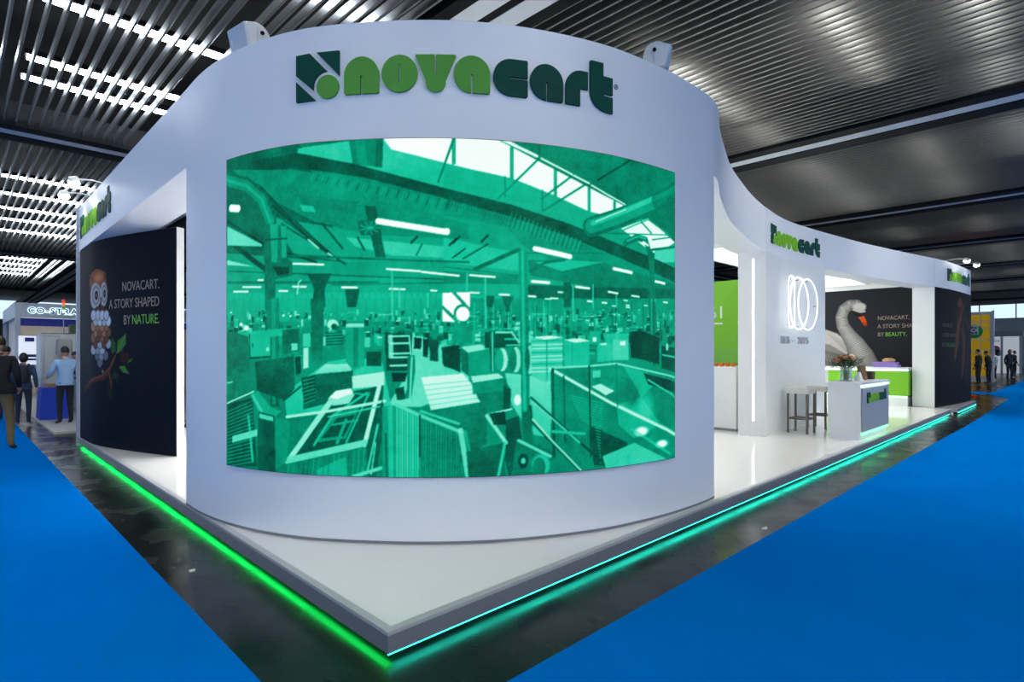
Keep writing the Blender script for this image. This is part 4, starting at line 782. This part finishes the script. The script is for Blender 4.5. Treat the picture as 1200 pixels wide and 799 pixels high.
# ------------------------------------------------------------------ inside the stand
lc = thing('luminous_ceiling', 'white luminous ceiling panel hanging inside the stand', 'ceiling panel')
MB().box(8.85, 17.45, 2.09, 3.2, 3.58, 3.6).build('fabric', GLOW, lc)
fr = MB(); fr.box(8.8, 17.5, 2.04, 2.09, 3.57, 3.68).box(8.8, 17.5, 3.2, 3.25, 3.57, 3.68).box(8.8, 8.85, 2.09, 3.2, 3.57, 3.68).box(17.45, 17.5, 2.09, 3.2, 3.57, 3.68).build('frame', WHITE, lc)
bw = thing('back_wall', 'white inner back wall with header above the swan print', 'wall')
MB().box(U_SW, U_SW+.2, .86, 6.5, DK+.001, TOP-.02).build('wall_panel', WHITE2, bw)
MB().box(3.2, U_SW, 9.3, 9.5, DK, TOP-.02).build('wall_panel', WHITE2, bw)
gw = thing('green_wall', 'lime green wall with white year numerals and a white stripe', 'wall')
MB().box(9.55, 9.7, 1.98, 5.0, 1.2, 3.03).build('wall_panel', GREEN, gw)
for ch, y, zz in [('61', 3.03, 2.28), ('1', 2.42, 2.28)]:
    vs, fs = text_verts(ch, .36, .01); MB().add(on_plane(vs, (9.549, y, zz), (0, -1, 0), (-1, 0, 0), 0), fs).build('numeral', WHITE2, gw)
    MB().box(9.54, 9.549, y-.30, y, zz-.12, zz-.09).build('underline', WHITE2, gw)
gc = thing('display_counter', 'white display counter with glass top case before the green wall', 'counter')
MB().box(8.5, 9.5, 1.99, 4.6, DK+.05, 1.30).build('body', WHITE2, gc); MB().box(8.55, 9.5, 2.0, 4.6, DK, DK+.05).build('plinth', GREY_LAM, gc); MB().box(8.48, 9.52, 1.98, 4.62, 1.30, 1.33).build('top', WHITE, gc)
MB().box(8.62, 8.63, 2.0, 4.5, 1.33, 1.66).box(8.63, 9.4, 2.0, 4.5, 1.65, 1.66).build('glass', mat('clear_glass', (225, 240, 232), .03, trans=1, alpha=.35), gc)
ORG = mat('orange_paper_cup', (226, 112, 24), .6)
for k in range(9):
    b = MB(); b.lathe([(.035, 0), (.05, .055), (.052, .06)], 12); o = b.build('baking_cup', ORG); y = 2.06+k*.11; o.location = (8.55+.0*(k % 2), y, 1.331); tag(o, 'orange paper baking cup in the row on the counter front edge', 'cup', 'orange cups on the display counter')
bc = thing('back_counter', 'long lime green counter with glowing white top edge before the swan', 'counter')
MB().box(16.42, 17.2, .9, 4.4, DK+.28, 1.10).build('front_panel', GREEN, bc); MB().box(16.34, 17.3, .885, 4.45, 1.14, 1.19).build('top', WHITE, bc); MB().box(16.37, 16.39, .89, 4.44, 1.10, 1.14).build('led_strip', LED_CW, bc); MB().box(16.39, 17.2, .89, 4.44, 1.10, 1.139).build('neck', WHITE, bc)
MB().box(16.48, 17.2, .92, 4.4, DK, DK+.24).build('plinth', WHITE2, bc); MB().box(16.45, 16.48, .92, 4.4, DK+.24, DK+.27).build('led_strip', LED_CW, bc)
# bar stools
ST_LEG = mat('taupe_metal_leg', (112, 104, 96), .4, metal=.4); ST_SEAT = mat('white_leather_seat', (226, 224, 218), .45, bump=.05, nscale=60)
def stool(x, y, rz, label):
    g = thing('bar_stool', label, 'stool', (x, y, DK), rz, 'white bar stools by the accent wall'); h = .18
    MB().cbox(-h, h, -h, h, .70, .80, .012).build('seat', ST_SEAT, g)
    for sx in (-1, 1):
        for sy in (-1, 1): MB().cbox(sx*(h-.02)-.016, sx*(h-.02)+.016, sy*(h-.02)-.016, sy*(h-.02)+.016, 0, .705, .003).build('leg', ST_LEG, g)
    for k in range(4):
        a = k*PI/2; M = Matrix.Rotation(a, 4, 'Z'); MB().box(-h+.036, h-.036, h-.031, h-.009, .24, .27, M=M).build('footrest_bar', ST_LEG, g)
stool(9.25, 1.14, math.radians(-3), 'white leather bar stool, nearer one by the accent wall')
stool(10.15, 1.10, math.radians(-6), 'white leather bar stool beside the reception counter')
# reception counter
rc = thing('reception_counter', 'white reception counter with grey lettered front and green light edge', 'counter')
cx0, cx1, cy0, cy1 = 8.9, 10.62, .10, .60
MB().box(cx0, cx0+.03, cy0+.02, cy1, DK+.08, 1.06).build('side_panel', WHITE2, rc); MB().box(cx1-.03, cx1, cy0+.02, cy1, DK+.08, 1.06).build('side_panel', WHITE2, rc)
MB().box(cx0+.03, cx1-.03, cy0+.04, cy1-.02, DK+.08, 1.06).build('carcass', WHITE2, rc); MB().box(cx0+.04, cx1-.01, cy0-.005, cy0+.02, DK+.13, 1.0).build('front_panel', GREY_LAM, rc)
MB().cbox(cx0-.02, cx1+.02, cy0-.02, cy1+.02, 1.06, 1.10, .005).build('top', WHITE, rc); MB().box(cx0+.01, cx1, cy0-.012, cy0+.018, 1.02, 1.05).build('led_strip', LED_CW, rc)
MB().box(cx0+.02, cx1-.02, cy0+.03, cy1-.02, DK, DK+.08).build('toe_kick', WHITE, rc); MB().box(cx0+.04, cx1-.02, cy0+.0, cy0+.02, DK+.09, DK+.115).build('led_strip', mat('green_counter_led', (120, 255, 170), .5, emit=2.2, ecol=(110, 255, 160)), rc)
logo('small NOVACART lettering on the grey reception counter front', lambda vs: on_plane(vs, (cx0+.27, cy0-.006, .76), (1, 0, 0), (0, -1, 0), 0), .135, (LOGO_D, LOGO_Y), .012)
# flowers
fv = thing('flower_vase', 'glass vase of orange roses and green leaves on the reception counter', 'flowers', (9.28, .43, 1.10))
GL = mat('vase_glass', (205, 225, 215), .04, trans=.9, alpha=.5)
MB().lathe([(.085, 0), (.095, .01), (.095, .23), (.088, .23), (.088, .015), (.0, .015)], 18).build('vase', GL, fv, smooth=40)
STEM = mat('green_stem', (46, 78, 36), .6); LEAF = mat('dark_green_leaf', (38, 76, 34), .55, var=.3, nscale=20); ROSE = [mat('orange_petal', (206, 98, 36), .6, var=.2, nscale=30), mat('peach_petal', (214, 140, 100), .6, var=.2, nscale=30), mat('cream_petal', (236, 214, 180), .6, var=.2, nscale=30)]
sm = MB(); lf = MB()
for k in range(14): a = k*2.4; sm.tube([(.03*math.cos(a), .03*math.sin(a), .02), (.05*math.cos(a+.5), .05*math.sin(a+.5), .22), (.16*math.cos(a+.5), .14*math.sin(a+.5), .36)], .005, 5)
sm.build('stems', STEM, fv)
for k in range(280):
    a = random.uniform(0, 2*PI); r = random.uniform(.03, .22); z = .24+random.uniform(0, .17)*(1.3-r*2); c = Vector((r*math.cos(a), r*math.sin(a), z)); d = Vector((math.cos(a), math.sin(a), random.uniform(-.5, .6))).normalized(); s2 = d.cross(Vector((0, 0, 1))).normalized()*.022; L = random.uniform(.06, .1)
    lf.add([c, c+d*L*.5+s2, c+d*L, c+d*L*.5-s2, c+d*L*.5+Vector((0, 0, -.008))], [(0, 1, 4), (1, 2, 4), (2, 3, 4), (3, 0, 4)])
o = lf.build('leaves', LEAF, fv); o['kind'] = 'stuff'
for k in range(10):
    a = k*2.39; r = .05+.015*k; c = (r*math.cos(a), r*math.sin(a), .42-r*.35+.02*(k % 3)); b = MB(); b.lathe([(.008, -.03), (.03, -.015), (.036, .01), (.024, .024), (.028, .014), (.014, .03), (.002, .026)], 10, c); b.build('rose', ROSE[k % 3], fv, smooth=60)
bt = thing('dispenser_bottle', 'small white cone-shaped bottle on the reception counter', 'bottle', (9.62, .33, 1.10)); MB().lathe([(.07, 0), (.072, .01), (.035, .13), (.028, .15)], 14).build('body', WHITE2, bt, smooth=40); MB().lathe([(.024, .15), (.024, .2), (.016, .24)], 10).build('neck', mat('brown_cork', (126, 96, 70), .7), bt, smooth=40)
KRAFT = mat('kraft_card', (136, 104, 80), .75, var=.15, nscale=18)
kb = thing('kraft_box', 'brown printed kraft box leaning on the reception counter', 'box', (10.12, .36, 1.10), math.radians(8)); MB().add([(-.16, -.04, 0), (.12, -.04, 0), (.12, .12, 0), (-.16, .12, 0), (-.16, .0, .26), (.10, .0, .26), (.10, .08, .26), (-.16, .08, .26)], [(0, 1, 5, 4), (1, 2, 6, 5), (2, 3, 7, 6), (3, 0, 4, 7), (4, 5, 6, 7), (0, 3, 2, 1)]).build('box_body', KRAFT, kb)
for k in range(5): MB().box(-.1+k*.04, -.075+k*.04, -.031+.0, -.027, .08+.02*(k % 2), .13+.03*(k % 2)).build('printed_mark', mat('russet_print', (150, 58, 40), .7), kb)
tag(MB().cbox(10.30, 10.48, .28, .46, 1.10, 1.24, .01).build('carton', mat('dark_brown_carton', (66, 50, 42), .7)), 'dark brown carton beside the kraft box', 'box')
PUR = mat('lilac_box_card', (150, 126, 200), .6, var=.05)
for k, (dx, z) in enumerate([(0, 1.19), (.04, 1.262)]):
    g = thing('lilac_box', 'flat lilac cake box on the green counter, '+('bottom' if k == 0 else 'top')+' of two', 'box', (16.8, 1.45+dx, z)); MB().box(-.2, .2, -.28, .28, 0, .07).build('tray', PUR, g); MB().box(-.205, .205, -.285, .285, .045, .071).build('lid', PUR, g)
cakeM = mat('baked_crust', (176, 128, 82), .7, var=.2, nscale=25); ck = thing('panettone', 'round baked cake lying on the lilac boxes', 'cake', (16.75, 1.4, 1.334)); MB().lathe([(.12, 0), (.15, .03), (.155, .05)], 18).build('paper_mould', mat('cream_mould', (214, 196, 170), .7), ck, smooth=40); MB().lathe([(.154, .05), (.13, .085), (.07, .105), (.01, .11)], 18).build('crust', cakeM, ck, smooth=40)
wc = thing('white_chair', 'low white chair behind the reception counter', 'chair', (13.4, 2.1, DK)); MB().cbox(-.24, .24, -.24, .24, .6, .68, .02).build('seat', WHITE2, wc); MB().cbox(-.24, -.19, -.24, .24, .68, 1.02, .02).build('backrest', WHITE2, wc)
for sx in (-1, 1):
    for sy in (-1, 1): MB().tube([(sx*.2, sy*.2, 0), (sx*.18, sy*.18, .6)], .014, 8).build('leg', ST_LEG, wc)

# ------------------------------------------------------------------ people
SKINM = mat('skin', (186, 138, 112), .55, var=.06); EYEM = mat('eye_dark', (30, 24, 22), .3); LIPM = mat('lip', (150, 92, 80), .5)
def cloth(name, c): return mat(name, c, .85, var=.12, nscale=9, bump=.35)
def person(loc, heading, h, label, top, legs, shoes, hair, pose=None, lean=0, turn=0, sleeves=True, long_hair=False, group=None, backpack=None):
    pose = pose or {}; k = h/1.75; g = thing('person', label, 'person', loc, math.atan2(heading[1], heading[0])-PI/2, group)
    J = {'pel': (0, 0, .97), 'wai': (0, .0, 1.12), 'che': (0, 0, 1.31), 'nkb': (0, -.01, 1.46), 'nkt': (0, .012, 1.56)}
    for s, n in ((-1, 'l'), (1, 'r')):
        J.update({'sh'+n: (s*.175, -.005, 1.415), 'el'+n: (s*.235, -.03, 1.15), 'wr'+n: (s*.245, .06, .91), 'hi'+n: (s*.09, 0, .9), 'kn'+n: (s*.10, .025, .5), 'an'+n: (s*.105, -.02, .09), 'to'+n: (s*.125, .15, .04)})
    up = {'wai', 'che', 'nkb', 'nkt', 'shl', 'shr', 'ell', 'elr', 'wrl', 'wrr'}
    J.update({q: p for q, p in pose.items() if q in J})
    Mx = Matrix.Rotation(-math.radians(lean), 3, 'X'); piv = Vector((0, 0, .97))
    def W(q, p): p = Vector(p); return (Mx @ (p-piv)+piv if (q in up and q not in pose) else p)*k
    J = {q: W(q, p) for q, p in J.items()}
    names = list(J); R = {'pel': .135, 'wai': .125, 'che': .14, 'nkb': .075, 'nkt': .052, 'sh': .066, 'el': .05, 'wr': .034, 'hi': .092, 'kn': .062, 'an': .043, 'to': .036}
    ed = [('pel', 'wai'), ('wai', 'che'), ('che', 'nkb'), ('nkb', 'nkt')]
    for n in 'lr': ed += [('che', 'sh'+n), ('sh'+n, 'el'+n), ('el'+n, 'wr'+n), ('pel', 'hi'+n), ('hi'+n, 'kn'+n), ('kn'+n, 'an'+n), ('an'+n, 'to'+n)]
    me = bpy.data.meshes.new('skeleton'); me.from_pydata([J[q] for q in names], [(names.index(a), names.index(b)) for a, b in ed], [])
    o = bpy.data.objects.new('skeleton', me); COL.objects.link(o); o.modifiers.new('Skin', 'SKIN'); sk = me.skin_vertices[0].data
    for i, q in enumerate(names):
        r = R.get(q, R.get(q[:2], .05))*k; sk[i].radius = (r*1.12, r*.9) if q in ('che', 'wai', 'pel') else (r, r); sk[i].use_root = q == 'pel'
    sd = o.modifiers.new('Sub', 'SUBSURF'); sd.levels = 2; sd.render_levels = 2
    dg = bpy.context.evaluated_depsgraph_get(); dg.update(); ev = o.evaluated_get(dg); em = ev.to_mesh()
    b = MB(); vs = [v.co.copy() for v in em.vertices]; fs = [tuple(p.vertices) for p in em.polygons]; ev.to_mesh_clear(); bpy.data.objects.remove(o); bpy.data.meshes.remove(me)
    segs = [(J[a], J[c], 2 if (a[:2] in ('hi', 'kn') or c[:2] in ('hi',)) else 3 if a[:2] == 'an' else 1 if a[:2] == 'nk' else (0 if sleeves or a[:2] != 'el' else 1)) for a, c in ed]
    mi = []
    for f in fs:
        c = sum((vs[i] for i in f), Vector())/len(f); best = (9, 0)
        for a, e_, m in segs:
            t = max(0, min(1, (c-a).dot(e_-a)/max(1e-9, (e_-a).length_squared))); d = (c-a-(e_-a)*t).length
            if d < best[0]: best = (d, m)
        m = best[1]
        if m == 2 and c.z > .94*k and lean < 20: m = 0
        if m == 0 and c.z < .93*k and abs(c.x) < .19*k and lean < 20 and abs(c.y) < .17*k: m = 2
        mi.append(m)
    b.v = [tuple(v) for v in vs]; b.f = fs; b.m = mi
    # head with face
    hd = J['nkt']+(Mx @ Vector((0, .025, .085)))*k; Hm = Mx @ Matrix.Rotation(math.radians(turn), 3, 'Z')
    def hp(x, y, z): return tuple(hd+(Hm @ Vector((x, y, z)))*k)
    n0_ = len(b.v); b.ellipsoid((0, 0, 0), (.074, .094, .115), 14, 10, 1)
    for i in range(n0_, len(b.v)):
        x, y, z = b.v[i]; q = 1-.28*max(0, (-z-.02)/.1)*(1 if y > -.02 else .6); b.v[i] = hp(x*q, y*(1-.05*max(0, -z/.1))+(.01 if z < -.06 and y > 0 else 0), z)
    def blob(c, r, m):
        n1 = len(b.v); b.ellipsoid((0, 0, 0), r, 8, 5, m)
        for i in range(n1, len(b.v)): b.v[i] = hp(b.v[i][0]+c[0], b.v[i][1]+c[1], b.v[i][2]+c[2])
    blob((0, .096, -.02), (.012, .016, .024), 1); blob((0, .102, -.032), (.016, .01, .01), 1)
    for s in (-1, 1): blob((s*.03, .082, .004), (.013, .007, .007), 4); blob((s*.075, -.008, -.012), (.008, .02, .03), 1); blob((s*.032, .084, .022), (.019, .006, .004), 4)
    blob((0, .084, -.062), (.024, .008, .007), 5)
    # hands with five fingers
    for s, n in ((-1, 'l'), (1, 'r')):
        a, w_ = J['el'+n], J['wr'+n]; d = (w_-a).normalized(); sd_ = Vector((s, 0, 0)); sd_ = (sd_-d*sd_.dot(d)).normalized(); nn = d.cross(sd_)
        pm = w_+d*.05*k; Rm = Matrix((sd_*1.0, nn, d)).transposed(); b.ellipsoid(pm, (.026*k, .040*k, .05*k), 8, 6, 1, Rm)
        for j, (off, L) in enumerate([(-.028, .07), (-.010, .08), (.009, .075), (.026, .058)]):
            p0 = pm+nn*off*k+d*.04*k; p1 = p0+d*L*.55*k-sd_*.01*k; p2 = p1+d*L*.4*k-sd_*.022*k; b.tube([p0, p1, p2], [.0095*k, .0085*k, .006*k], 6, 1)
        t0_ = pm-nn*.03*k-d*.01*k; b.tube([t0_, t0_-nn*.025*k+d*.03*k-sd_*.008*k, t0_-nn*.028*k+d*.06*k-sd_*.016*k], [.011*k, .0095*k, .007*k], 6, 1)
    body = b.build('body', [top, SKINM, legs, shoes, EYEM, LIPM], g, smooth=70)
    # hair cap
    hb = MB(); hb.ellipsoid((0, 0, 0), (.084, .104, .112), 16, 12, 0); hv = []
    for x, y, z in hb.v:
        f = y > .035-.02*abs(x)/.08 and z < .055; low = z < (-.13 if long_hair else -.055) + (0 if y < 0 else .04)
        if long_hair and y < .03 and z < 0: x *= 1.12; y *= 1.08; z *= 1.35
        if f or low: x *= .72; y *= .72; z = max(z*.7, -.06) if not long_hair else z*.72
        hv.append(hp(x, y-.012, z+.02))
    hb.v = hv; hb.build('hair', hair, g, smooth=70)
    # collar and hem give the clothes a clean edge
    nb = J['nkb']+(J['nkt']-J['nkb'])*.25; dn = (J['nkt']-J['nkb']).normalized(); MB().tube([nb-dn*.018*k, nb, nb+dn*.018*k], [.078*k, .076*k, .066*k], 12, caps=False).build('collar', top, g, smooth=60)
    if lean < 20:
        sl = [v for v in vs if .93*k < v.z < 1.03*k and abs(v.x) < .2*k]; rx = max(abs(v.x) for v in sl); ry = max(abs(v.y) for v in sl)
        MB().loft([[(q*rx*math.cos(a), q*ry*math.sin(a), z*k) for a in [2*PI*j/20 for j in range(20)]] for z, q in ((.89, 1.06), (.90, 1.1), (.97, 1.07), (1.05, .98))], caps=False).build('hem', top, g, smooth=60)
    if backpack:
        bp = MB(); c = (J['che']+J['wai'])/2+Vector((0, -.19*k, .02)); rr = []
        for z, sx, sy in ((-.2, .13, .06), (-.18, .15, .085), (0, .155, .10), (.14, .14, .085), (.21, .09, .05)): rr.append([tuple(c+Vector((sx*math.cos(a), sy*math.sin(a), z))*k) for a in [2*PI*j/12 for j in range(12)]])
        bp.loft(rr); bo = bp.build('backpack', backpack, g, smooth=60)
        pk = MB(); pk.cbox(-.10*k, .10*k, -.03*k, .03*k, 0, .16*k, .02*k); pk.v = [tuple(Vector(q)+c+Vector((0, -.095*k, -.17*k))) for q in pk.v]; pk.build('pocket', backpack, bo)
        for n in 'lr':
            s_p = J['sh'+n]; sx = .6; p = Vector((s_p.x*sx, 0, s_p.z)); MB().tube([p+Vector((0, -.12, -.02))*k, p+Vector((0, -.04, .085))*k, p+Vector((0, .08, .05))*k, p+Vector((0, .13, -.08))*k, p+Vector((0, .10, -.25))*k, p+Vector((0, -.08, -.32))*k], .017*k, 6).build('strap', backpack, bo, smooth=60)
    return g
BLK = cloth('black_cloth', (22, 22, 25)); KHAKI = cloth('khaki_cloth', (128, 106, 70)); DENIM = cloth('denim_cloth', (44, 66, 96)); DKJEAN = cloth('dark_jeans', (28, 36, 56)); SKY = cloth('light_blue_shirt', (146, 178, 214)); NAVY = cloth('navy_cloth', (24, 36, 58)); GREYC = cloth('pale_grey_cloth', (196, 202, 208)); CHAR = cloth('charcoal_trousers', (26, 28, 34)); PURC = cloth('plum_cloth', (44, 28, 44))
HB_ = mat('black_hair', (18, 15, 14), .5, var=.2, nscale=40); HBR = mat('dark_brown_hair', (44, 32, 26), .5, var=.2, nscale=40); SHB = mat('black_shoe', (16, 15, 15), .4); SHW = mat('pale_shoe', (196, 196, 200), .5); NAVYP = mat('dark_backpack', (24, 26, 34), .7, bump=.2)
AWAY = (.25, .97)
person((-1.02, 9.62, .007), AWAY, 1.82, 'person in black jacket and khaki trousers at the left picture edge', BLK, KHAKI, SHB, HBR, turn=25, pose={'anr': (.13, .10, .09), 'tor': (.15, .27, .04), 'knr': (.12, .12, .5), 'wrr': (.22, .16, .98)})
person((-.42, 13.75, .007), AWAY, 1.56, 'person in denim jacket with a dark backpack', DENIM, DKJEAN, SHW, HB_, long_hair=True, backpack=NAVYP)
person((-.62, 15.2, .007), AWAY, 1.72, 'dark-haired person in navy standing in front of the denim jacket', NAVY, DKJEAN, SHB, HB_)
person((.22, 13.05, .041), (-.2, .98), 1.66, 'person in a light blue shirt and dark trousers at the blue table', SKY, CHAR, SHB, HB_, pose={'ell': (-.26, .05, 1.16), 'wrl': (-.24, .26, 1.12), 'elr': (.27, .04, 1.14), 'wrr': (.2, .22, 1.05)})
person((.95, 15.55, .041), (-.75, -.66), 1.66, 'person in a pale grey top bending over the blue table', GREYC, CHAR, SHB, HB_, lean=30, pose={'ell': (-.2, .42, 1.12), 'wrl': (-.14, .62, 1.0), 'elr': (.22, .42, 1.1), 'wrr': (.2, .62, .98)})
person((34.9, 1.45, 0), (.3, .95), 1.76, 'person in a black coat with back turned by the yellow stand', BLK, CHAR, SHB, HB_)
person((36.6, 1.22, 0), (.3, .95), 1.7, 'person in black jacket right of the black-coated visitor', BLK, DKJEAN, SHB, HBR, lean=8)
person((41.0, 1.4, 0), (-.5, .8), 1.7, 'person in a white shirt beside the yellow stand corner', GREYC, DKJEAN, SHW, HBR)
person((42.6, .86, 0), (-.75, -.6), 1.78, 'person in a navy jacket standing with hand on hip', NAVY, DKJEAN, SHB, HBR, pose={'ell': (-.36, -.06, 1.18), 'wrl': (-.17, .06, 1.03)})
person((48.0, 1.05, 0), (.5, -.8), 1.74, 'person in dark clothes right of the navy jacket', PURC, CHAR, SHB, HB_)
person((52.0, 1.6, 0), (-.9, .2), 1.76, 'person half hidden behind the navy jacket', GREYC, CHAR, SHB, HB_)

# ------------------------------------------------------------------ neighbouring stand on the left
FLR = mat('pale_grey_stand_floor', (168, 168, 166), .5); ALU = mat('stand_aluminium', (150, 156, 166), .35, metal=.5); NBW = mat('warm_white_wall', (226, 212, 196), .6); DBL = mat('deep_blue_panel', (30, 40, 140), .5); STN = mat('stainless_steel', (150, 154, 158), .28, metal=.9, var=.1, nscale=4); TCLOTH = cloth('royal_blue_tablecloth', (28, 62, 176)); INK = mat('navy_ink', (26, 40, 110), .5); HALO = mat('cyan_white_halo_light', (215, 240, 255), .5, emit=1.5, ecol=(205, 236, 255))
tag(MB().box(-.12, 9, 11.6, 26, .001, .04).build('stand_floor', FLR), 'pale grey floor of the neighbouring stand behind the owl panel', 'floor')
nb = thing('neighbour_stand', 'grey neighbouring stand with CO-STRA lettering and deep blue band', 'stand')
MB().box(-.15, 7, 20.1, 20.25, 2.66, 3.10).build('front_fascia', ALU, nb); MB().box(-.15, 0, 20.25, 25.5, 2.66, 3.10).build('side_fascia', ALU, nb); MB().box(-.05, 7, 20.5, 20.55, 2.42, 2.66).build('blue_band', DBL, nb)
for x, y in ((-.15, 20.1), (2.6, 20.1), (-.15, 25.3)): MB().box(x, x+.12, y, y+.12, .041, 2.66).build('post', ALU, nb)
MB().box(-.1, 7, 25.4, 25.5, .041, 2.66).build('rear_panel', NBW, nb); MB().box(.0, .05, 22.5, 25.4, .041, 2.66).build('side_panel', NBW, nb)
sT_ = thing('stand_lettering', 'illuminated dark blue CO-STRA lettering on the grey fascia', 'sign')
x = .14
for ch in 'CO-STRA':
    vs, fs = text_verts(ch, .235, .03, bold=.006); w_ = max(v[0] for v in vs)
    MB().add(on_plane(vs, (x, 20.1, 2.80), (1, 0, 0), (0, -1, 0), .022), fs).build('letter', INK, sT_)
    v2, f2 = text_verts(ch, .235, .02, bold=.022); MB().add(on_plane(v2, (x, 20.1, 2.80), (1, 0, 0), (0, -1, 0), .001), f2).build('halo', HALO, sT_); x += w_+.035
pd = thing('poster_board', 'white lit information poster beside the stainless machine', 'poster', (.38, 19.7, .04)); MB().box(-.48, .48, 0, .04, .8, 2.05).build('board', mat('backlit_white_poster', (235, 240, 250), .5, emit=.5), pd)
for a, b_, c, d, m in [(-.34, -.12, 1.88, 2.0, DBL), (-.4, .2, 1.42, 1.5, INK), (-.4, .3, 1.32, 1.38, INK), (.12, .4, 1.62, 1.78, DBL), (-.42, .42, 1.0, 1.2, mat('grey_photo', (170, 178, 190), .6))]: MB().box(a, b_, -.006, 0, c, d).build('printed_block', m, pd)
for sx in (-.3, .3): MB().box(sx-.02, sx+.02, .01, .03, 0, .8).build('leg', ALU, pd)
mc = thing('packaging_machine', 'tall stainless machine cabinet behind the blue table', 'machine', (0, 0, .041)); MB().cbox(.12, 2.4, 16.6, 17.6, .1, 2.06, .02).build('cabinet', STN, mc)
for a, b_, z0, z1 in [(.2, .52, .9, 1.98), (1.0, 1.5, 1.2, 1.95), (1.62, 2.2, 1.1, 1.95)]: MB().cbox(a, b_, 16.54, 16.6, z0, z1, .01).build('door', STN, mc)
MB().box(.56, .96, 16.56, 16.6, .85, 1.25).build('dark_window', BLACK, mc); MB().cbox(.45, .75, 16.35, 16.56, 1.5, 1.9, .03).build('hopper', mat('beige_grey_housing', (168, 166, 158), .5), mc); MB().box(.75, 1.0, 16.7, 17.0, 2.06, 2.3).build('control_box', mat('olive_box', (70, 84, 46), .6), mc)
for a in (.15, 2.2):
    for b_ in (16.65, 17.5): MB().box(a, a+.1, b_, b_+.08, 0, .1).build('foot', BLACK, mc)
tl = thing('signal_tower', 'red, orange and green signal light on top of the machine', 'lamp', (.62, 16.8, 2.10)); MB().tube([(0, 0, 0), (0, 0, .55)], .012, 8).build('pole', ALU, tl)
for k, c in enumerate([(240, 240, 225), (40, 130, 70), (240, 120, 30), (220, 50, 40)]): MB().tube([(0, 0, .55+k*.09), (0, 0, .635+k*.09)], .035, 12).build('signal_lens', mat('signal_%d' % k, c, .3, emit=.6), tl)
bt_ = thing('blue_table', 'small table under a royal blue cloth on the neighbouring stand', 'table', (.17, 14.75, .041)); rr = []
for z, e_ in ((.004, .045), (.3, .03), (.70, .005), (.735, 0)):
    ring = []
    for j in range(48):
        a = j/48*4; sd_ = int(a); t = a-sd_; hx, hy = .22+e_, .35+e_; p = [(-hx+2*hx*t, -hy), (hx, -hy+2*hy*t), (hx-2*hx*t, hy), (-hx, hy-2*hy*t)][sd_]; wv = .014*math.sin(j*1.9)*(1-z/.735); ring.append((p[0]*(1+wv), p[1]*(1+wv), z))
    rr.append(ring)
MB().loft(rr).build('tablecloth', TCLOTH, bt_, smooth=60)
tag(MB().cbox(.05, .3, 14.6, 14.9, .776, .86, .01).build('sample_tray', mat('tan_cardboard', (150, 118, 82), .7)), 'tan sample tray on the blue table', 'tray')
fb = thing('far_stand', 'bright white stand with lit screens at the far left', 'stand'); MB().box(-5, -1.6, 34, 36, 0, 2.9).build('wall_panel', mat('far_white_wall', (210, 220, 230), .6), fb)
for k in range(3): MB().box(-4.0+k*.8, -3.5+k*.8, 33.95, 34, .9, 2.2).build('lit_screen', mat('far_screen', (170, 205, 225), .5, emit=.7), fb)
# ------------------------------------------------------------------ stands on the far right
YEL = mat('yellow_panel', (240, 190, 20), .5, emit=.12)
ys = thing('yellow_stand', 'tall yellow stand wall with white grid lines beyond the end panel', 'stand'); MB().box(38.8, 39.0, 1.28, 7, 0, 3.85).build('wall_core', WHITE, ys)
vcol = [1.36, 1.78, 2.20, 2.62, 3.04]; zr = [.3, 1.0, 1.72, 2.32, 2.96, 3.28, 3.72]
for i in range(4):
    for j in range(6): MB().box(38.77, 38.8, vcol[i]+.025, vcol[i+1]-.025, zr[j]+.03, zr[j+1]-.03).build('panel', YEL, ys)
MB().box(38.7, 38.85, 1.2, 1.3, 0, 3.9).build('post', WHITE, ys)
MB().tube([(38.76, 2.05, 2.78), (38.74, 2.05, 2.78)], .38, 20).build('green_disc', mat('mint_green_disc', (40, 176, 96), .5), ys); MB().box(38.70, 38.74, 1.86, 2.26, 2.6, 3.12).build('white_sign', WHITE2, ys)
for z, y in ((2.98, 1.98), (2.98, 2.14), (2.84, 2.06), (2.7, 1.96), (2.7, 2.12)): MB().box(38.69, 38.70, y-.05, y+.05, z-.04, z+.04).build('sign_mark', INK, ys)
tag(MB().cbox(36.6, 37.3, 2.3, 2.9, 0, .55, .02).build('blue_bin', mat('blue_plastic', (30, 70, 150), .5)), 'blue bin at the foot of the black-coated visitor', 'bin')
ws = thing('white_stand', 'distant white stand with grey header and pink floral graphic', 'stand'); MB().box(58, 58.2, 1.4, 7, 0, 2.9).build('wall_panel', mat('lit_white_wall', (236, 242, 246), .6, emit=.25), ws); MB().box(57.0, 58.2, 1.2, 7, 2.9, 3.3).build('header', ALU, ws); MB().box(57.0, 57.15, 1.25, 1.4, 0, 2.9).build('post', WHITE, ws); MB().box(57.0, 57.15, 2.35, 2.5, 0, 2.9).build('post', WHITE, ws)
for y, z, r, c in [(2.9, 1.9, .3, (220, 120, 150)), (2.75, 1.6, .25, (120, 150, 210)), (3.05, 1.55, .28, (200, 90, 130))]: MB().tube([(57.99, y, z), (57.97, y, z)], r, 14).build('floral_spot', mat('spot_%d_%d' % (c[0], c[2]), c, .6), ws)
vs, fs = text_verts('LIFE', .28, .01); MB().add(on_plane(vs, (57.99, 3.1, 2.45), (0, -1, 0), (-1, 0, 0), 0), fs).build('lettering', INK, ws)
